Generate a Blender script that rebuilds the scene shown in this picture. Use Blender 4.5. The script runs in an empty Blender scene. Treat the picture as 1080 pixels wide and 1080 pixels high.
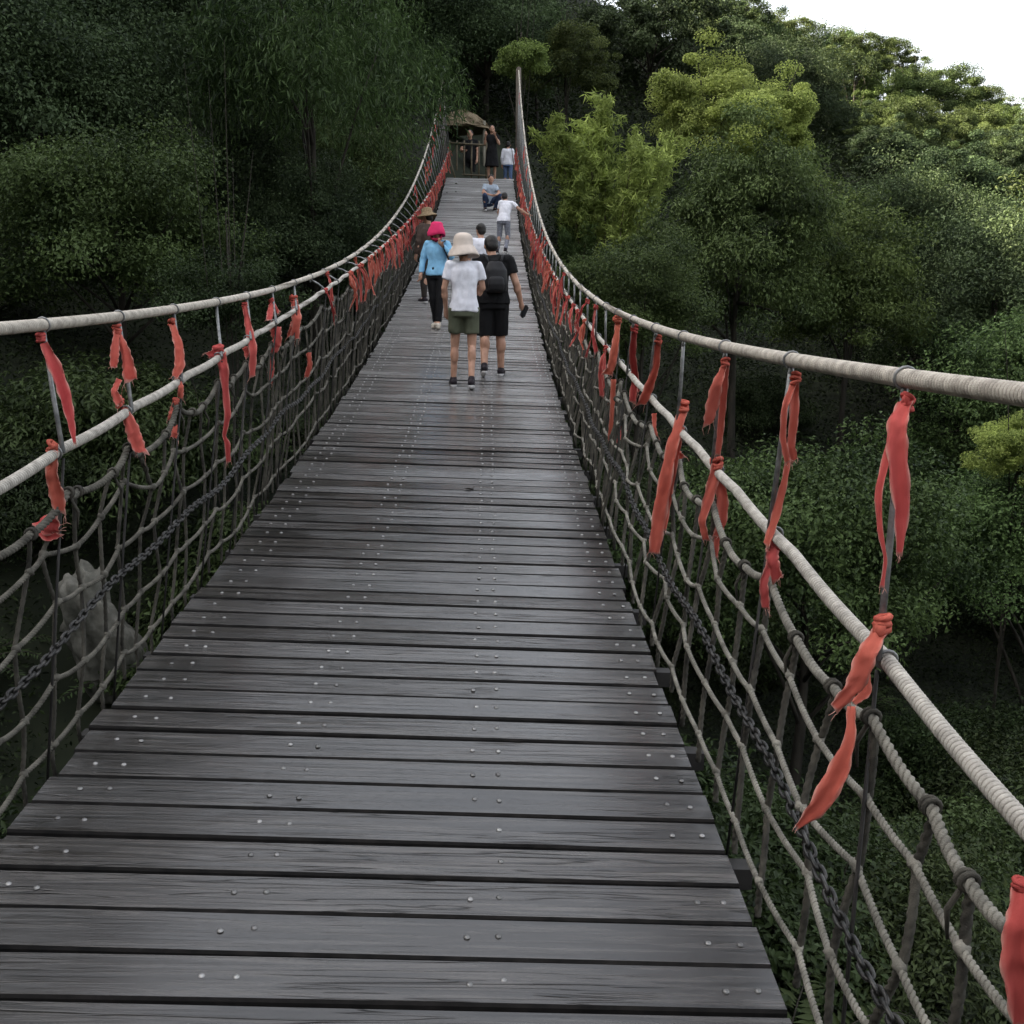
import bpy, bmesh, math, random
import numpy as np
from mathutils import Vector, Matrix, noise as mnoise

random.seed(7)
RNG = np.random.default_rng(11)
SC = bpy.context.scene
COL = SC.collection

# ---------------------------------------------------------------- camera model
F = 1080.0
CAM = np.array([0.346, 0.0, 1.70])
YAW, PIT, ROL = 0.02661, math.radians(10), 0.012
_f = np.array([math.sin(YAW)*math.cos(PIT), math.cos(YAW)*math.cos(PIT), -math.sin(PIT)])
_r0 = np.array([math.cos(YAW), -math.sin(YAW), 0.0])
_u0 = np.cross(_r0, _f)
_r = _r0*math.cos(ROL) + _u0*math.sin(ROL)
_u = _u0*math.cos(ROL) - _r0*math.sin(ROL)

def ray(px, py):
    return _f + (px-540)/F*_r - (py-540)/F*_u

def at(px, py, Y):
    d = ray(px, py)
    return CAM + d*(Y/d[1])

def proj(P):
    d = np.asarray(P, float) - CAM
    z = d @ _f
    return 540+F*(d @ _r)/z, 540-F*(d @ _u)/z, z

# ---------------------------------------------------------------- bridge curves
DW = 1.10                                   # half width of the deck
Y0, Y1 = -3.0, 35.0

def deck_c(Y):
    Y = np.asarray(Y, float)
    return -0.075 + 0.0647*Y + 0.00364*Y*Y

def deck_z(x, Y):
    return deck_c(Y) - (0.0332-0.00087*np.clip(Y, 0, 38))*x

def sway(Y):
    return 0.00008*np.asarray(Y, float)**2

def main_h(s, Y):
    Y = np.asarray(Y, float)
    if s > 0:
        return 1.72255 - .077236*Y + .002307*Y**2 + .000033*Y**3
    return 1.656589 - .062943*Y + .00256*Y**2 + .000007*Y**3

def main_x(s, Y):
    Y = np.asarray(Y, float)
    if s > 0:
        return 1.2198 + .0031*Y + .1405*np.exp(-np.maximum(Y, 0)/1.5)
    return -1.1789 + .001*Y + .043*np.exp(-np.maximum(Y, 0)/1.5)

def hand_h(s, Y):
    Y = np.asarray(Y, float)
    if s > 0:
        return .940 + .0142*Y - .00185*Y**2 + .000042*Y**3
    return .9318 + .0448*Y - .001914*Y**2 + .000018*Y**3

def hand_x(s, Y):
    Y = np.asarray(Y, float)
    if s > 0:
        return 1.272 + .0004*Y - .197*np.exp(-np.maximum(Y, 0)/1.5)
    return -1.1105 + .0058*Y + .068*np.exp(-np.maximum(Y, 0)/1.5)

def P_main(s, Y):
    x = main_x(s, Y)
    return np.array([x, Y, deck_z(x, Y) + main_h(s, Y)])

def P_hand(s, Y):
    x = hand_x(s, Y)
    return np.array([x, Y, deck_z(x, Y) + hand_h(s, Y)])

def on_deck(px, py):
    d = ray(px, py)
    lo, hi = 1.0, 36.0
    for k in range(2000):
        Y = 1.0 + k*0.0175
        p = CAM + d*(Y/d[1])
        if p[2] <= deck_z(p[0], Y):
            return p
    return at(px, py, 35)

# ---------------------------------------------------------------- materials
def newmat(name):
    m = bpy.data.materials.new(name)
    m.use_nodes = True
    nt = m.node_tree
    for n in list(nt.nodes):
        nt.nodes.remove(n)
    out = nt.nodes.new('ShaderNodeOutputMaterial')
    b = nt.nodes.new('ShaderNodeBsdfPrincipled')
    nt.links.new(b.outputs[0], out.inputs[0])
    return m, nt, b, out

def N(nt, t, **kw):
    n = nt.nodes.new(t)
    for k, v in kw.items():
        if k.startswith('i_'):
            key = k[2:]
            key = int(key) if key.isdigit() else key.replace('_', ' ')
            n.inputs[key].default_value = v
        else:
            setattr(n, k, v)
    return n

def ramp(nt, stops, src):
    n = nt.nodes.new('ShaderNodeValToRGB')
    e = n.color_ramp.elements
    while len(e) < len(stops):
        e.new(0.5)
    for i, (p, c) in enumerate(stops):
        e[i].position = p
        e[i].color = (c[0], c[1], c[2], 1)
    nt.links.new(src, n.inputs[0])
    return n

def noisy_mat(name, c1, c2, scale=20.0, rough=.7, bump=.0, detail=4, stretch=None, spec=.3, metal=0, obj_random=0.0, bump_scale=None):
    m, nt, b, out = newmat(name)
    tc = N(nt, 'ShaderNodeTexCoord')
    mp = N(nt, 'ShaderNodeMapping')
    nt.links.new(tc.outputs['Object'], mp.inputs[0])
    if stretch:
        mp.inputs['Scale'].default_value = stretch
    no = N(nt, 'ShaderNodeTexNoise', i_Scale=scale, i_Detail=detail, i_Roughness=.6)
    nt.links.new(mp.outputs[0], no.inputs['Vector'])
    r = ramp(nt, [(.32, c1), (.68, c2)], no.outputs['Fac'])
    col = r.outputs[0]
    if obj_random:
        oi = N(nt, 'ShaderNodeObjectInfo')
        hs = N(nt, 'ShaderNodeHueSaturation')
        mr = N(nt, 'ShaderNodeMapRange', i_3=.5-obj_random*.09, i_4=.5+obj_random*.06)
        mv = N(nt, 'ShaderNodeMapRange', i_3=1-obj_random, i_4=1+obj_random)
        mm = N(nt, 'ShaderNodeMath', operation='FRACT')
        ml = N(nt, 'ShaderNodeMath', operation='MULTIPLY', i_1=7.31)
        nt.links.new(oi.outputs['Random'], ml.inputs[0]); nt.links.new(ml.outputs[0], mm.inputs[0])
        nt.links.new(oi.outputs['Random'], mr.inputs[0]); nt.links.new(mm.outputs[0], mv.inputs[0])
        nt.links.new(mr.outputs[0], hs.inputs['Hue']); nt.links.new(mv.outputs[0], hs.inputs['Value'])
        nt.links.new(col, hs.inputs['Color'])
        col = hs.outputs[0]
    nt.links.new(col, b.inputs['Base Color'])
    b.inputs['Roughness'].default_value = rough
    b.inputs['Metallic'].default_value = metal
    b.inputs['Specular IOR Level'].default_value = spec
    if bump:
        n2 = N(nt, 'ShaderNodeTexNoise', i_Scale=bump_scale or scale*2.5, i_Detail=5)
        nt.links.new(mp.outputs[0], n2.inputs['Vector'])
        bp = N(nt, 'ShaderNodeBump', i_Strength=bump, i_Distance=.02)
        nt.links.new(n2.outputs['Fac'], bp.inputs['Height'])
        nt.links.new(bp.outputs[0], b.inputs['Normal'])
    return m

def leaf_mat(name, dark, light, hue=.02, val=.25, trans=.3):
    m, nt, b, out = newmat(name)
    at_ = N(nt, 'ShaderNodeAttribute', attribute_name='tone')
    r = ramp(nt, [(0, dark), (.72, light), (1, tuple(min(1, c*1.35+.008) for c in light))], at_.outputs['Fac'])
    oi = N(nt, 'ShaderNodeObjectInfo')
    hs = N(nt, 'ShaderNodeHueSaturation')
    mr = N(nt, 'ShaderNodeMapRange', i_3=.5-hue, i_4=.5+hue*.25)
    mv = N(nt, 'ShaderNodeMapRange', i_3=1-val, i_4=1+val)
    ml = N(nt, 'ShaderNodeMath', operation='MULTIPLY', i_1=7.31)
    fr = N(nt, 'ShaderNodeMath', operation='FRACT')
    L = nt.links.new
    L(oi.outputs['Random'], ml.inputs[0]); L(ml.outputs[0], fr.inputs[0])
    L(oi.outputs['Random'], mr.inputs[0]); L(fr.outputs[0], mv.inputs[0])
    L(mr.outputs[0], hs.inputs['Hue']); L(mv.outputs[0], hs.inputs['Value']); L(r.outputs[0], hs.inputs['Color'])
    L(hs.outputs[0], b.inputs['Base Color'])
    b.inputs['Roughness'].default_value = .58
    b.inputs['Specular IOR Level'].default_value = .2
    t = N(nt, 'ShaderNodeBsdfTranslucent')
    L(hs.outputs[0], t.inputs[0])
    mx = N(nt, 'ShaderNodeMixShader', i_0=trans)
    L(b.outputs[0], mx.inputs[1]); L(t.outputs[0], mx.inputs[2])
    L(mx.outputs[0], out.inputs[0])
    return m

def wood_deck_mat():
    m, nt, b, out = newmat('weathered_plank')
    L = nt.links.new
    tc = N(nt, 'ShaderNodeTexCoord')
    at_ = N(nt, 'ShaderNodeAttribute', attribute_name='plank')
    # every plank gets its own piece of grain
    off = N(nt, 'ShaderNodeCombineXYZ')
    ml = N(nt, 'ShaderNodeMath', operation='MULTIPLY', i_1=37.0)
    L(at_.outputs['Fac'], ml.inputs[0]); L(ml.outputs[0], off.inputs[0]); L(ml.outputs[0], off.inputs[2])
    add = N(nt, 'ShaderNodeVectorMath', operation='ADD')
    L(tc.outputs['Object'], add.inputs[0]); L(off.outputs[0], add.inputs[1])
    mp = N(nt, 'ShaderNodeMapping'); mp.inputs['Scale'].default_value = (1.6, 46, 46)
    L(add.outputs[0], mp.inputs[0])
    g = N(nt, 'ShaderNodeTexNoise', i_Scale=1.0, i_Detail=7, i_Roughness=.65, i_Distortion=.35)
    L(mp.outputs[0], g.inputs['Vector'])
    mp2 = N(nt, 'ShaderNodeMapping'); mp2.inputs['Scale'].default_value = (.9, 2.2, 2.2)
    L(add.outputs[0], mp2.inputs[0])
    big = N(nt, 'ShaderNodeTexNoise', i_Scale=1.0, i_Detail=4)
    L(mp2.outputs[0], big.inputs['Vector'])
    r = ramp(nt, [(.3, (.006, .0052, .005)), (.5, (.025, .022, .020)), (.72, (.066, .059, .053))], g.outputs['Fac'])
    # cracks: thin dark lines along the grain
    mp3 = N(nt, 'ShaderNodeMapping'); mp3.inputs['Scale'].default_value = (.55, 30, 30)
    L(add.outputs[0], mp3.inputs[0])
    cr = N(nt, 'ShaderNodeTexNoise', i_Scale=1.0, i_Detail=2, i_Distortion=.5)
    L(mp3.outputs[0], cr.inputs['Vector'])
    crr = ramp(nt, [(.0, (1, 1, 1)), (.48, (1, 1, 1)), (.5, (.10, .10, .10)), (.52, (1, 1, 1))], cr.outputs['Fac'])
    msk = ramp(nt, [(.44, (0, 0, 0)), (.56, (1, 1, 1))], big.outputs['Fac'])
    mxc = N(nt, 'ShaderNodeMixRGB', blend_type='MULTIPLY')
    L(msk.outputs[0], mxc.inputs[0]); L(r.outputs[0], mxc.inputs[1]); L(crr.outputs[0], mxc.inputs[2])
    pv = N(nt, 'ShaderNodeMapRange', i_3=.72, i_4=1.3)
    L(at_.outputs['Fac'], pv.inputs[0])
    bv = N(nt, 'ShaderNodeMapRange', i_1=.3, i_2=.7, i_3=.8, i_4=1.2)
    L(big.outputs['Fac'], bv.inputs[0])
    mm = N(nt, 'ShaderNodeMath', operation='MULTIPLY')
    L(pv.outputs[0], mm.inputs[0]); L(bv.outputs[0], mm.inputs[1])
    hs = N(nt, 'ShaderNodeHueSaturation')
    L(mm.outputs[0], hs.inputs['Value']); L(mxc.outputs[0], hs.inputs['Color'])
    # boards blend towards a pale grey base colour up the slope
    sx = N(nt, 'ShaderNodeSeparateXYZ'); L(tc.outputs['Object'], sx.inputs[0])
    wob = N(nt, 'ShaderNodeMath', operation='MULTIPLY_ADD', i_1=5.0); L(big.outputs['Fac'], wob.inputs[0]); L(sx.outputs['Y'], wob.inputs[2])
    far_pale = N(nt, 'ShaderNodeMapRange', i_1=9.0, i_2=24.0, i_3=0.0, i_4=1.0); L(wob.outputs[0], far_pale.inputs[0])
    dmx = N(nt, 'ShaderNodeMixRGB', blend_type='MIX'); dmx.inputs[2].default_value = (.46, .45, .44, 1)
    dsc = N(nt, 'ShaderNodeMath', operation='MULTIPLY', i_1=.75); L(far_pale.outputs[0], dsc.inputs[0])
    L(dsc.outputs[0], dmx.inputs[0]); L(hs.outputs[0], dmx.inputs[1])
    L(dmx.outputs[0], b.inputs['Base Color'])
    rr = N(nt, 'ShaderNodeMapRange', i_1=.3, i_2=.7, i_3=.09, i_4=.30)
    L(big.outputs['Fac'], rr.inputs[0])
    ra = N(nt, 'ShaderNodeMath', operation='MULTIPLY_ADD', i_1=.22, i_2=-.11)
    L(g.outputs['Fac'], ra.inputs[0])
    rs = N(nt, 'ShaderNodeMath', operation='ADD')
    L(rr.outputs[0], rs.inputs[0]); L(ra.outputs[0], rs.inputs[1])
    L(rs.outputs[0], b.inputs['Roughness'])
    b.inputs['Specular IOR Level'].default_value = .75
    ha = N(nt, 'ShaderNodeMath', operation='ADD')
    L(g.outputs['Fac'], ha.inputs[0])
    cl = N(nt, 'ShaderNodeMath', operation='MULTIPLY'); L(crr.outputs[0], cl.inputs[0]); L(msk.outputs[0], cl.inputs[1])
    L(cl.outputs[0], ha.inputs[1])
    bp = N(nt, 'ShaderNodeBump', i_Strength=.55, i_Distance=.004)
    L(ha.outputs[0], bp.inputs['Height']); L(bp.outputs[0], b.inputs['Normal'])
    return m

M = {}
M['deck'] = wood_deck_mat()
M['plank_edge'] = noisy_mat('shaded_plank_edge', (.006, .006, .006), (.018, .016, .015), 12, .9, spec=.1)  # plank sides near black: shade of the gaps put into the colour
M['beam'] = noisy_mat('dark_beam', (.012, .011, .010), (.035, .032, .03), 8, .7)
M['bolt'] = noisy_mat('zinc_bolt', (.14, .14, .138), (.32, .31, .30), 60, .48, metal=.8, spec=.5, obj_random=.45)
M['main'] = noisy_mat('pale_rope', (.29, .26, .22), (.56, .51, .44), 26, .85, bump=.25, bump_scale=300)
M['hand'] = noisy_mat('white_rope', (.27, .25, .22), (.52, .485, .43), 26, .85, bump=.25, bump_scale=300)
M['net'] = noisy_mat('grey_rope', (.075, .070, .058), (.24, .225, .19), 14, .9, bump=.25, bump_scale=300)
M['net_shaded'] = noisy_mat('shaded_rope', (.04, .037, .03), (.135, .126, .105), 14, .92, bump=.25, bump_scale=300)  # left net: dimmer light on that side put into the rope colour
M['cord'] = noisy_mat('dark_cord', (.022, .020, .017), (.085, .078, .062), 12, .9, bump=.25, bump_scale=300)
M['chain'] = noisy_mat('chain_steel', (.018, .018, .018), (.075, .072, .068), 40, .45, metal=.7)
M['rod'] = noisy_mat('galvanised_rod', (.13, .133, .135), (.30, .30, .295), 30, .5, metal=.5)
M['ribbon'] = noisy_mat('red_cloth', (.41, .068, .052), (.62, .150, .115), 7, .88, bump=.22, bump_scale=45, obj_random=.13, stretch=(1, 1, .35), spec=.15)
def thin_cloth(m, f=.3):
    nt = m.node_tree; b = nt.nodes['Principled BSDF']; out = [n for n in nt.nodes if n.type == 'OUTPUT_MATERIAL'][0]
    t = N(nt, 'ShaderNodeBsdfTranslucent'); mx = N(nt, 'ShaderNodeMixShader', i_0=f)
    nt.links.new(b.inputs['Base Color'].links[0].from_socket, t.inputs[0])
    nt.links.new(b.outputs[0], mx.inputs[1]); nt.links.new(t.outputs[0], mx.inputs[2]); nt.links.new(mx.outputs[0], out.inputs[0])
_nt = M['ribbon'].node_tree; _b = _nt.nodes['Principled BSDF']
_at = N(_nt, 'ShaderNodeAttribute', attribute_name='strand')
_mx = N(_nt, 'ShaderNodeMixRGB', blend_type='MIX'); _mx.inputs[1].default_value = (.66, .36, .30, 1)    # faded, fraying hem
_nt.links.new(_b.inputs['Base Color'].links[0].from_socket, _mx.inputs[2]); _nt.links.new(_at.outputs['Fac'], _mx.inputs[0])
_nt.links.new(_mx.outputs[0], _b.inputs['Base Color'])
thin_cloth(M['ribbon'])
M['soil'] = noisy_mat('forest_soil', (.006, .009, .004), (.018, .022, .010), .9, .95, bump=.5)
M['rock'] = noisy_mat('pale_rock', (.03, .031, .023), (.185, .175, .15), 2.6, .9, bump=1.0, bump_scale=9, detail=10)
M['bark'] = noisy_mat('tree_bark', (.014, .012, .009), (.045, .039, .03), 7, .9, bump=.5, stretch=(1, 1, .25))
M['palebark'] = noisy_mat('pale_bark', (.12, .11, .085), (.26, .24, .19), 5, .85, bump=.4, stretch=(1, 1, .3))
M['postwood'] = noisy_mat('post_wood', (.05, .04, .032), (.14, .12, .095), 5, .85, bump=.4, stretch=(1, 1, .3))
M['thatch'] = noisy_mat('straw_thatch', (.09, .07, .045), (.28, .22, .14), 14, .95, bump=.8, stretch=(3, 3, .6))
M['bamboo'] = noisy_mat('bamboo_pole', (.05, .042, .025), (.125, .10, .062), 6, .6)
M['skin'] = noisy_mat('skin', (.36, .19, .125), (.48, .28, .20), 12, .55, spec=.35)
M['hair'] = noisy_mat('black_hair', (.006, .005, .005), (.022, .018, .016), 60, .5, bump=.4, stretch=(1, 1, .2))
M['leaf_dark'] = leaf_mat('leaf_dark', (.011, .021, .010), (.050, .078, .031), hue=.02, val=.3)
M['leaf_mid'] = leaf_mat('leaf_mid', (.014, .028, .010), (.070, .112, .034), hue=.025, val=.3)
M['leaf_olive'] = leaf_mat('leaf_olive', (.018, .032, .009), (.082, .115, .032), hue=.02, val=.2, trans=.35)
M['leaf_floor'] = leaf_mat('leaf_floor', (.008, .015, .006), (.042, .066, .021), hue=.025, val=.35)
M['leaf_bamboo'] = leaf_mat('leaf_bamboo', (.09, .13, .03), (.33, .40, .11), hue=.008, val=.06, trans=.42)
M['leaf_lime'] = leaf_mat('leaf_lime', (.050, .080, .020), (.20, .27, .07), hue=.01, val=.1, trans=.4)

def dark_grooves(m):  # multiplies the rope colour down in the grooves between strands
    nt = m.node_tree; b = nt.nodes['Principled BSDF']
    src = b.inputs['Base Color'].links[0].from_socket
    a = N(nt, 'ShaderNodeAttribute', attribute_name='strand')
    r = ramp(nt, [(.1, (.30, .28, .25)), (.65, (1, 1, 1))], a.outputs['Fac'])
    mx = N(nt, 'ShaderNodeMixRGB', blend_type='MULTIPLY', i_0=1.0)
    nt.links.new(src, mx.inputs[1]); nt.links.new(r.outputs[0], mx.inputs[2]); nt.links.new(mx.outputs[0], b.inputs['Base Color'])

for _k in ('main', 'hand', 'net', 'net_shaded'): dark_grooves(M[_k])

def cloth(name, c, rough=.85, var=.12, scale=9):
    return noisy_mat(name, tuple(v*(1-var) for v in c), tuple(min(1, v*(1+var)) for v in c), scale, rough, bump=.25, bump_scale=160, spec=.15)

# ---------------------------------------------------------------- object helpers
def mesh_np(name, V, Fq, mat=None, smooth=False):
    """V (n,3); Fq list of face index arrays or an (m,k) array"""
    me = bpy.data.meshes.new(name)
    V = np.asarray(V, np.float32)
    if isinstance(Fq, np.ndarray):
        m, k = Fq.shape
        me.vertices.add(len(V)); me.vertices.foreach_set('co', V.ravel())
        me.loops.add(m*k); me.loops.foreach_set('vertex_index', Fq.astype(np.int32).ravel())
        me.polygons.add(m)
        me.polygons.foreach_set('loop_start', np.arange(0, m*k, k, dtype=np.int32))
        me.polygons.foreach_set('loop_total', np.full(m, k, np.int32))
        me.update(calc_edges=True)
    else:
        me.from_pydata([tuple(map(float, v)) for v in V], [], [tuple(int(i) for i in f) for f in Fq])
        me.update()
    if mat: me.materials.append(mat)
    if smooth:
        me.polygons.foreach_set('use_smooth', np.ones(len(me.polygons), bool))
    return me

def link(name, me, parent=None):
    o = bpy.data.objects.new(name, me)
    COL.objects.link(o)
    if parent: o.parent = parent
    return o

def tag(o, label=None, cat=None, group=None, kind=None):
    if label: o['label'] = label
    if cat: o['category'] = cat
    if group: o['group'] = group
    if kind: o['kind'] = kind
    return o

def empty(name, loc=(0, 0, 0), rz=0.0, **kw):
    o = bpy.data.objects.new(name, None)
    o.empty_display_size = .2
    COL.objects.link(o)
    o.location = [float(v) for v in loc]
    o.rotation_euler = (0, 0, rz)
    return tag(o, **kw)

class MB:
    """collects quads/tris of several shapes into one mesh"""
    def __init__(self): self.V = []; self.F = []; self.n = 0; self.G = {}
    def add(self, V, Fs):
        V = np.asarray(V, float)
        self.V.append(V); 
        self.F += [tuple(int(i)+self.n for i in f) for f in Fs]
        self.n += len(V)
    def tube(self, pts, rad, seg=8, twist=None, cap=True, start=0.0):
        V, Fs = tube(pts, rad, seg, twist, cap, start)
        self.G[self.n] = GROOVE.pop(); self.add(V, Fs)
    def box(self, c, h, R=None):
        c = np.array(c, float); h = np.array(h, float)
        v = np.array([[x, y, z] for x in (-1, 1) for y in (-1, 1) for z in (-1, 1)], float)*h
        if R is not None: v = v @ np.asarray(R).T
        self.add(v+c, [(0, 1, 3, 2), (4, 6, 7, 5), (0, 4, 5, 1), (2, 3, 7, 6), (0, 2, 6, 4), (1, 5, 7, 3)])
    def build(self, name, mat, parent=None, smooth=True):
        me = mesh_np(name, np.concatenate(self.V), self.F, mat, smooth)
        if any(g is not None for g in self.G.values()):
            a = np.ones(self.n, np.float32)         # 0 in the darkened grooves between the strands
            for k, g in self.G.items():
                if g is not None: a[k:k+len(g)] = g
            me.attributes.new('strand', 'FLOAT', 'POINT').data.foreach_set('value', a)
        return link(name, me, parent)

def frames(pts):
    pts = np.asarray(pts, float)
    T = np.gradient(pts, axis=0)
    T /= np.linalg.norm(T, axis=1, keepdims=True)+1e-12
    mean = pts[-1]-pts[0]
    ref = np.array([1., 0, 0]) if abs(mean[0]) < .8*np.linalg.norm(mean) else np.array([0, 0, 1.])
    A = np.cross(T, ref); A /= np.linalg.norm(A, axis=1, keepdims=True)+1e-12
    B = np.cross(T, A)
    return T, A, B

GROOVE = []
def tube(pts, rad, seg=8, twist=None, cap=True, start=0.0):
    """twist = (strands, pitch, depth): strands wind round the tube"""
    pts = np.asarray(pts, float); n = len(pts)
    T, A, B = frames(pts)
    th = np.linspace(0, 2*np.pi, seg, endpoint=False)
    rad = np.broadcast_to(np.asarray(rad, float), (n,))[:, None]*np.ones((1, seg))
    if twist:
        k, pitch, dep = twist[:3]
        s = start+np.concatenate([[0], np.cumsum(np.linalg.norm(np.diff(pts, axis=0), axis=1))])
        ph = k*(th[None]-2*np.pi*s[:, None]/pitch)/2
        st = np.abs(np.cos(ph))**.8
        rad = rad*(1-dep+dep*st)
        GROOVE.append(st.ravel())
    else:
        GROOVE.append(None)
    V = pts[:, None]+rad[..., None]*(np.cos(th)[None, :, None]*A[:, None]+np.sin(th)[None, :, None]*B[:, None])
    V = V.reshape(-1, 3)
    i = np.arange(n-1)[:, None]*seg; j = np.arange(seg)[None]; j2 = (j+1) % seg
    Q = np.stack([i+j, i+j2, i+seg+j2, i+seg+j], -1).reshape(-1, 4)
    Fs = [tuple(q) for q in Q.tolist()]
    if cap:
        Fs.append(tuple(range(seg-1, -1, -1)))
        Fs.append(tuple(range((n-1)*seg, n*seg)))
    return V, Fs

def ring(c, axis, R, r, seg=14, ss=6, squash=1.0):
    axis = np.array(axis, float); axis /= np.linalg.norm(axis)
    a = np.cross(axis, [.3, .1, 1.0]); a /= np.linalg.norm(a); b = np.cross(axis, a)
    V = []; Fs = []
    for i in range(seg):
        t = 2*math.pi*i/seg; d = math.cos(t)*a+math.sin(t)*b*squash
        for j in range(ss):
            p = 2*math.pi*j/ss
            V.append(np.array(c)+d*(R+r*math.cos(p))+axis*r*math.sin(p))
    for i in range(seg):
        for j in range(ss):
            Fs.append((i*ss+j, ((i+1) % seg)*ss+j, ((i+1) % seg)*ss+(j+1) % ss, i*ss+(j+1) % ss))
    return V, Fs

def blob(c, rad, seed=0, amp=.25, sub=2, freq=1.6):
    bm = bmesh.new()
    bmesh.ops.create_icosphere(bm, subdivisions=sub, radius=1)
    V = []
    for v in bm.verts:
        n = mnoise.noise(Vector(v.co)*freq+Vector((seed*3.1, seed*1.7, seed)))
        V.append(np.array(v.co)*(1+amp*n)*np.array(rad)+np.array(c))
    Fs = [tuple(x.index for x in f.verts) for f in bm.faces]
    bm.free()
    return V, Fs

# ---------------------------------------------------------------- terrain
RIDGE = 31.2
def hump(x, y):
    return (1.1*np.sin(x*.11+1.3)*np.sin(y*.09+.4)+.6*np.sin(x*.23+y*.17)+.35*np.sin(x*.41-y*.37+2))

def terrain(x, y):
    x = np.asarray(x, float); y = np.asarray(y, float)
    yy = np.where(y < 82, y-35, 47-.45*(y-82))
    k = np.where(x > 0, .36, .66)
    a = 5.6+.48*yy-k*x
    w = np.clip((np.hypot(x*1.0, (y-37)*.8)-3)/8, 0, 1)
    a = a+hump(x, y)*w
    # the far bank behind the viewer
    b = 2.0+.45*(-6-y)
    a = np.maximum(a, b)
    # unseen ridge, raised on the left to keep the gorge in shade
    q = np.clip((-x-13)/15, 0, 1); q = q*q*(3-2*q)
    rg = RIDGE+1.5*np.sin(y*.21)+1.2*np.sin(y*.53+1)
    a = np.where(y < 75, a+q*np.maximum(rg-a, 0), a)
    lo = -6.0
    d = a-lo
    a = lo+np.where(d > 4, d, np.where(d < -4, 0, (d+4)**2/16))
    # never above the bridge deck
    dk = deck_c(np.clip(y, -4, 35))-1.0
    near = (np.abs(x) < 2.6) & (y < 35.4)
    a = np.where(near, np.minimum(a, dk), a)
    hi = 33.0
    e = hi-a
    a = hi-np.where(e > 4, e, np.where(e < -4, 0, (e+4)**2/16))
    return a

def build_terrain():
    xs = np.concatenate([np.linspace(-160, -40, 22), np.linspace(-38, 62, 90), np.linspace(66, 200, 22)])
    ys = np.concatenate([np.linspace(-70, -6, 14), np.linspace(-4, 95, 100), np.linspace(98, 260, 26)])
    X, Y = np.meshgrid(xs, ys)
    Z = terrain(X, Y)
    V = np.stack([X, Y, Z], -1).reshape(-1, 3)
    n = len(xs); m = len(ys)
    i = np.arange(m-1)[:, None]*n; j = np.arange(n-1)[None]
    Q = np.stack([i+j, i+j+1, i+n+j+1, i+n+j], -1).reshape(-1, 4)
    o = link('hillside', mesh_np('hillside', V, Q, M['soil'], True))
    tag(o, kind='structure')

# ---------------------------------------------------------------- foliage
def unit(v): return v/(np.linalg.norm(v, axis=-1, keepdims=True)+1e-9)

def leaves(pos, nrm, axis, ln, wd, fold=.25):
    """one folded four-cornered leaf per position"""
    n = len(pos)
    axis = unit(axis-nrm*(axis*nrm).sum(-1, keepdims=True))
    side = np.cross(nrm, axis)
    ln = np.broadcast_to(ln, (n,))[:, None]; wd = np.broadcast_to(wd, (n,))[:, None]
    p0 = pos-axis*ln*.5
    p2 = pos+axis*ln*.5-nrm*ln*.12
    p1 = pos+side*wd*.5+nrm*wd*fold
    p3 = pos-side*wd*.5+nrm*wd*fold
    V = np.stack([p0, p1, p2, p3], 1).reshape(-1, 3)
    b = np.arange(n)[:, None]*4
    T = np.concatenate([b+np.array([[0, 1, 2]]), b+np.array([[0, 2, 3]])], 1).reshape(-1, 3)
    return V, T

def leaf_mesh(name, V, T, tone, mat):
    me = mesh_np(name, V, T, mat)
    a = me.attributes.new('tone', 'FLOAT', 'FACE')
    a.data.foreach_set('value', np.repeat(tone, 2).astype(np.float32))
    return me

def crown(name, mat, seed, R, nclump, per, cr, ln, wd, droop=.2, up=.5, lump=.35, low=-.55, elong=(1, 1, .62), hang=0.0):
    """leaf clumps through the outer half of an uneven ellipsoid centred on the origin"""
    g = np.random.default_rng(seed)
    d = unit(g.normal(size=(nclump*3, 3)))
    d = d[d[:, 2] > low][:nclump]; nc = len(d)
    nz = np.array([mnoise.noise(Vector(q)*1.7+Vector((seed*2.3, 0, seed))) for q in d])
    nz2 = np.array([mnoise.noise(Vector(q)*3.9+Vector((0, seed*1.3, seed))) for q in d])
    rr = (g.random(nc)**.45*.62+.38)*(1+lump*nz*1.6+lump*.7*nz2)
    C = d*rr[:, None]*np.array(R)
    size = cr*(.6+.8*g.random(nc))
    el = np.array(elong)
    loc = g.normal(size=(nc, per, 3))
    # leaves crowd the outer skin of each clump
    lr = np.linalg.norm(loc, axis=-1, keepdims=True)
    loc = loc/lr*np.minimum(lr*.62, 1.25)
    pos = (C[:, None]+loc*size[:, None, None]*el).reshape(-1, 3)
    if hang:
        pos[:, 2] -= hang*(g.random(len(pos))**2)*np.repeat(size, per)*2
    out = unit(loc.reshape(-1, 3)+.5*np.repeat(d, per, 0))
    nrm = unit(out*.55+np.array([0, 0, up])+g.normal(size=pos.shape)*.55)
    ax = unit(out*.6+g.normal(size=pos.shape)*.7-np.array([0, 0, droop*2]))
    s = .65+.7*g.random(len(pos))
    V, T = leaves(pos, nrm, ax, ln*s, wd*s)
    tone = np.clip(np.repeat(.2+.6*g.random(nc), per)+g.normal(size=len(pos))*.16, 0, 1)
    return leaf_mesh(name, V, T, tone, mat), C

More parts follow.
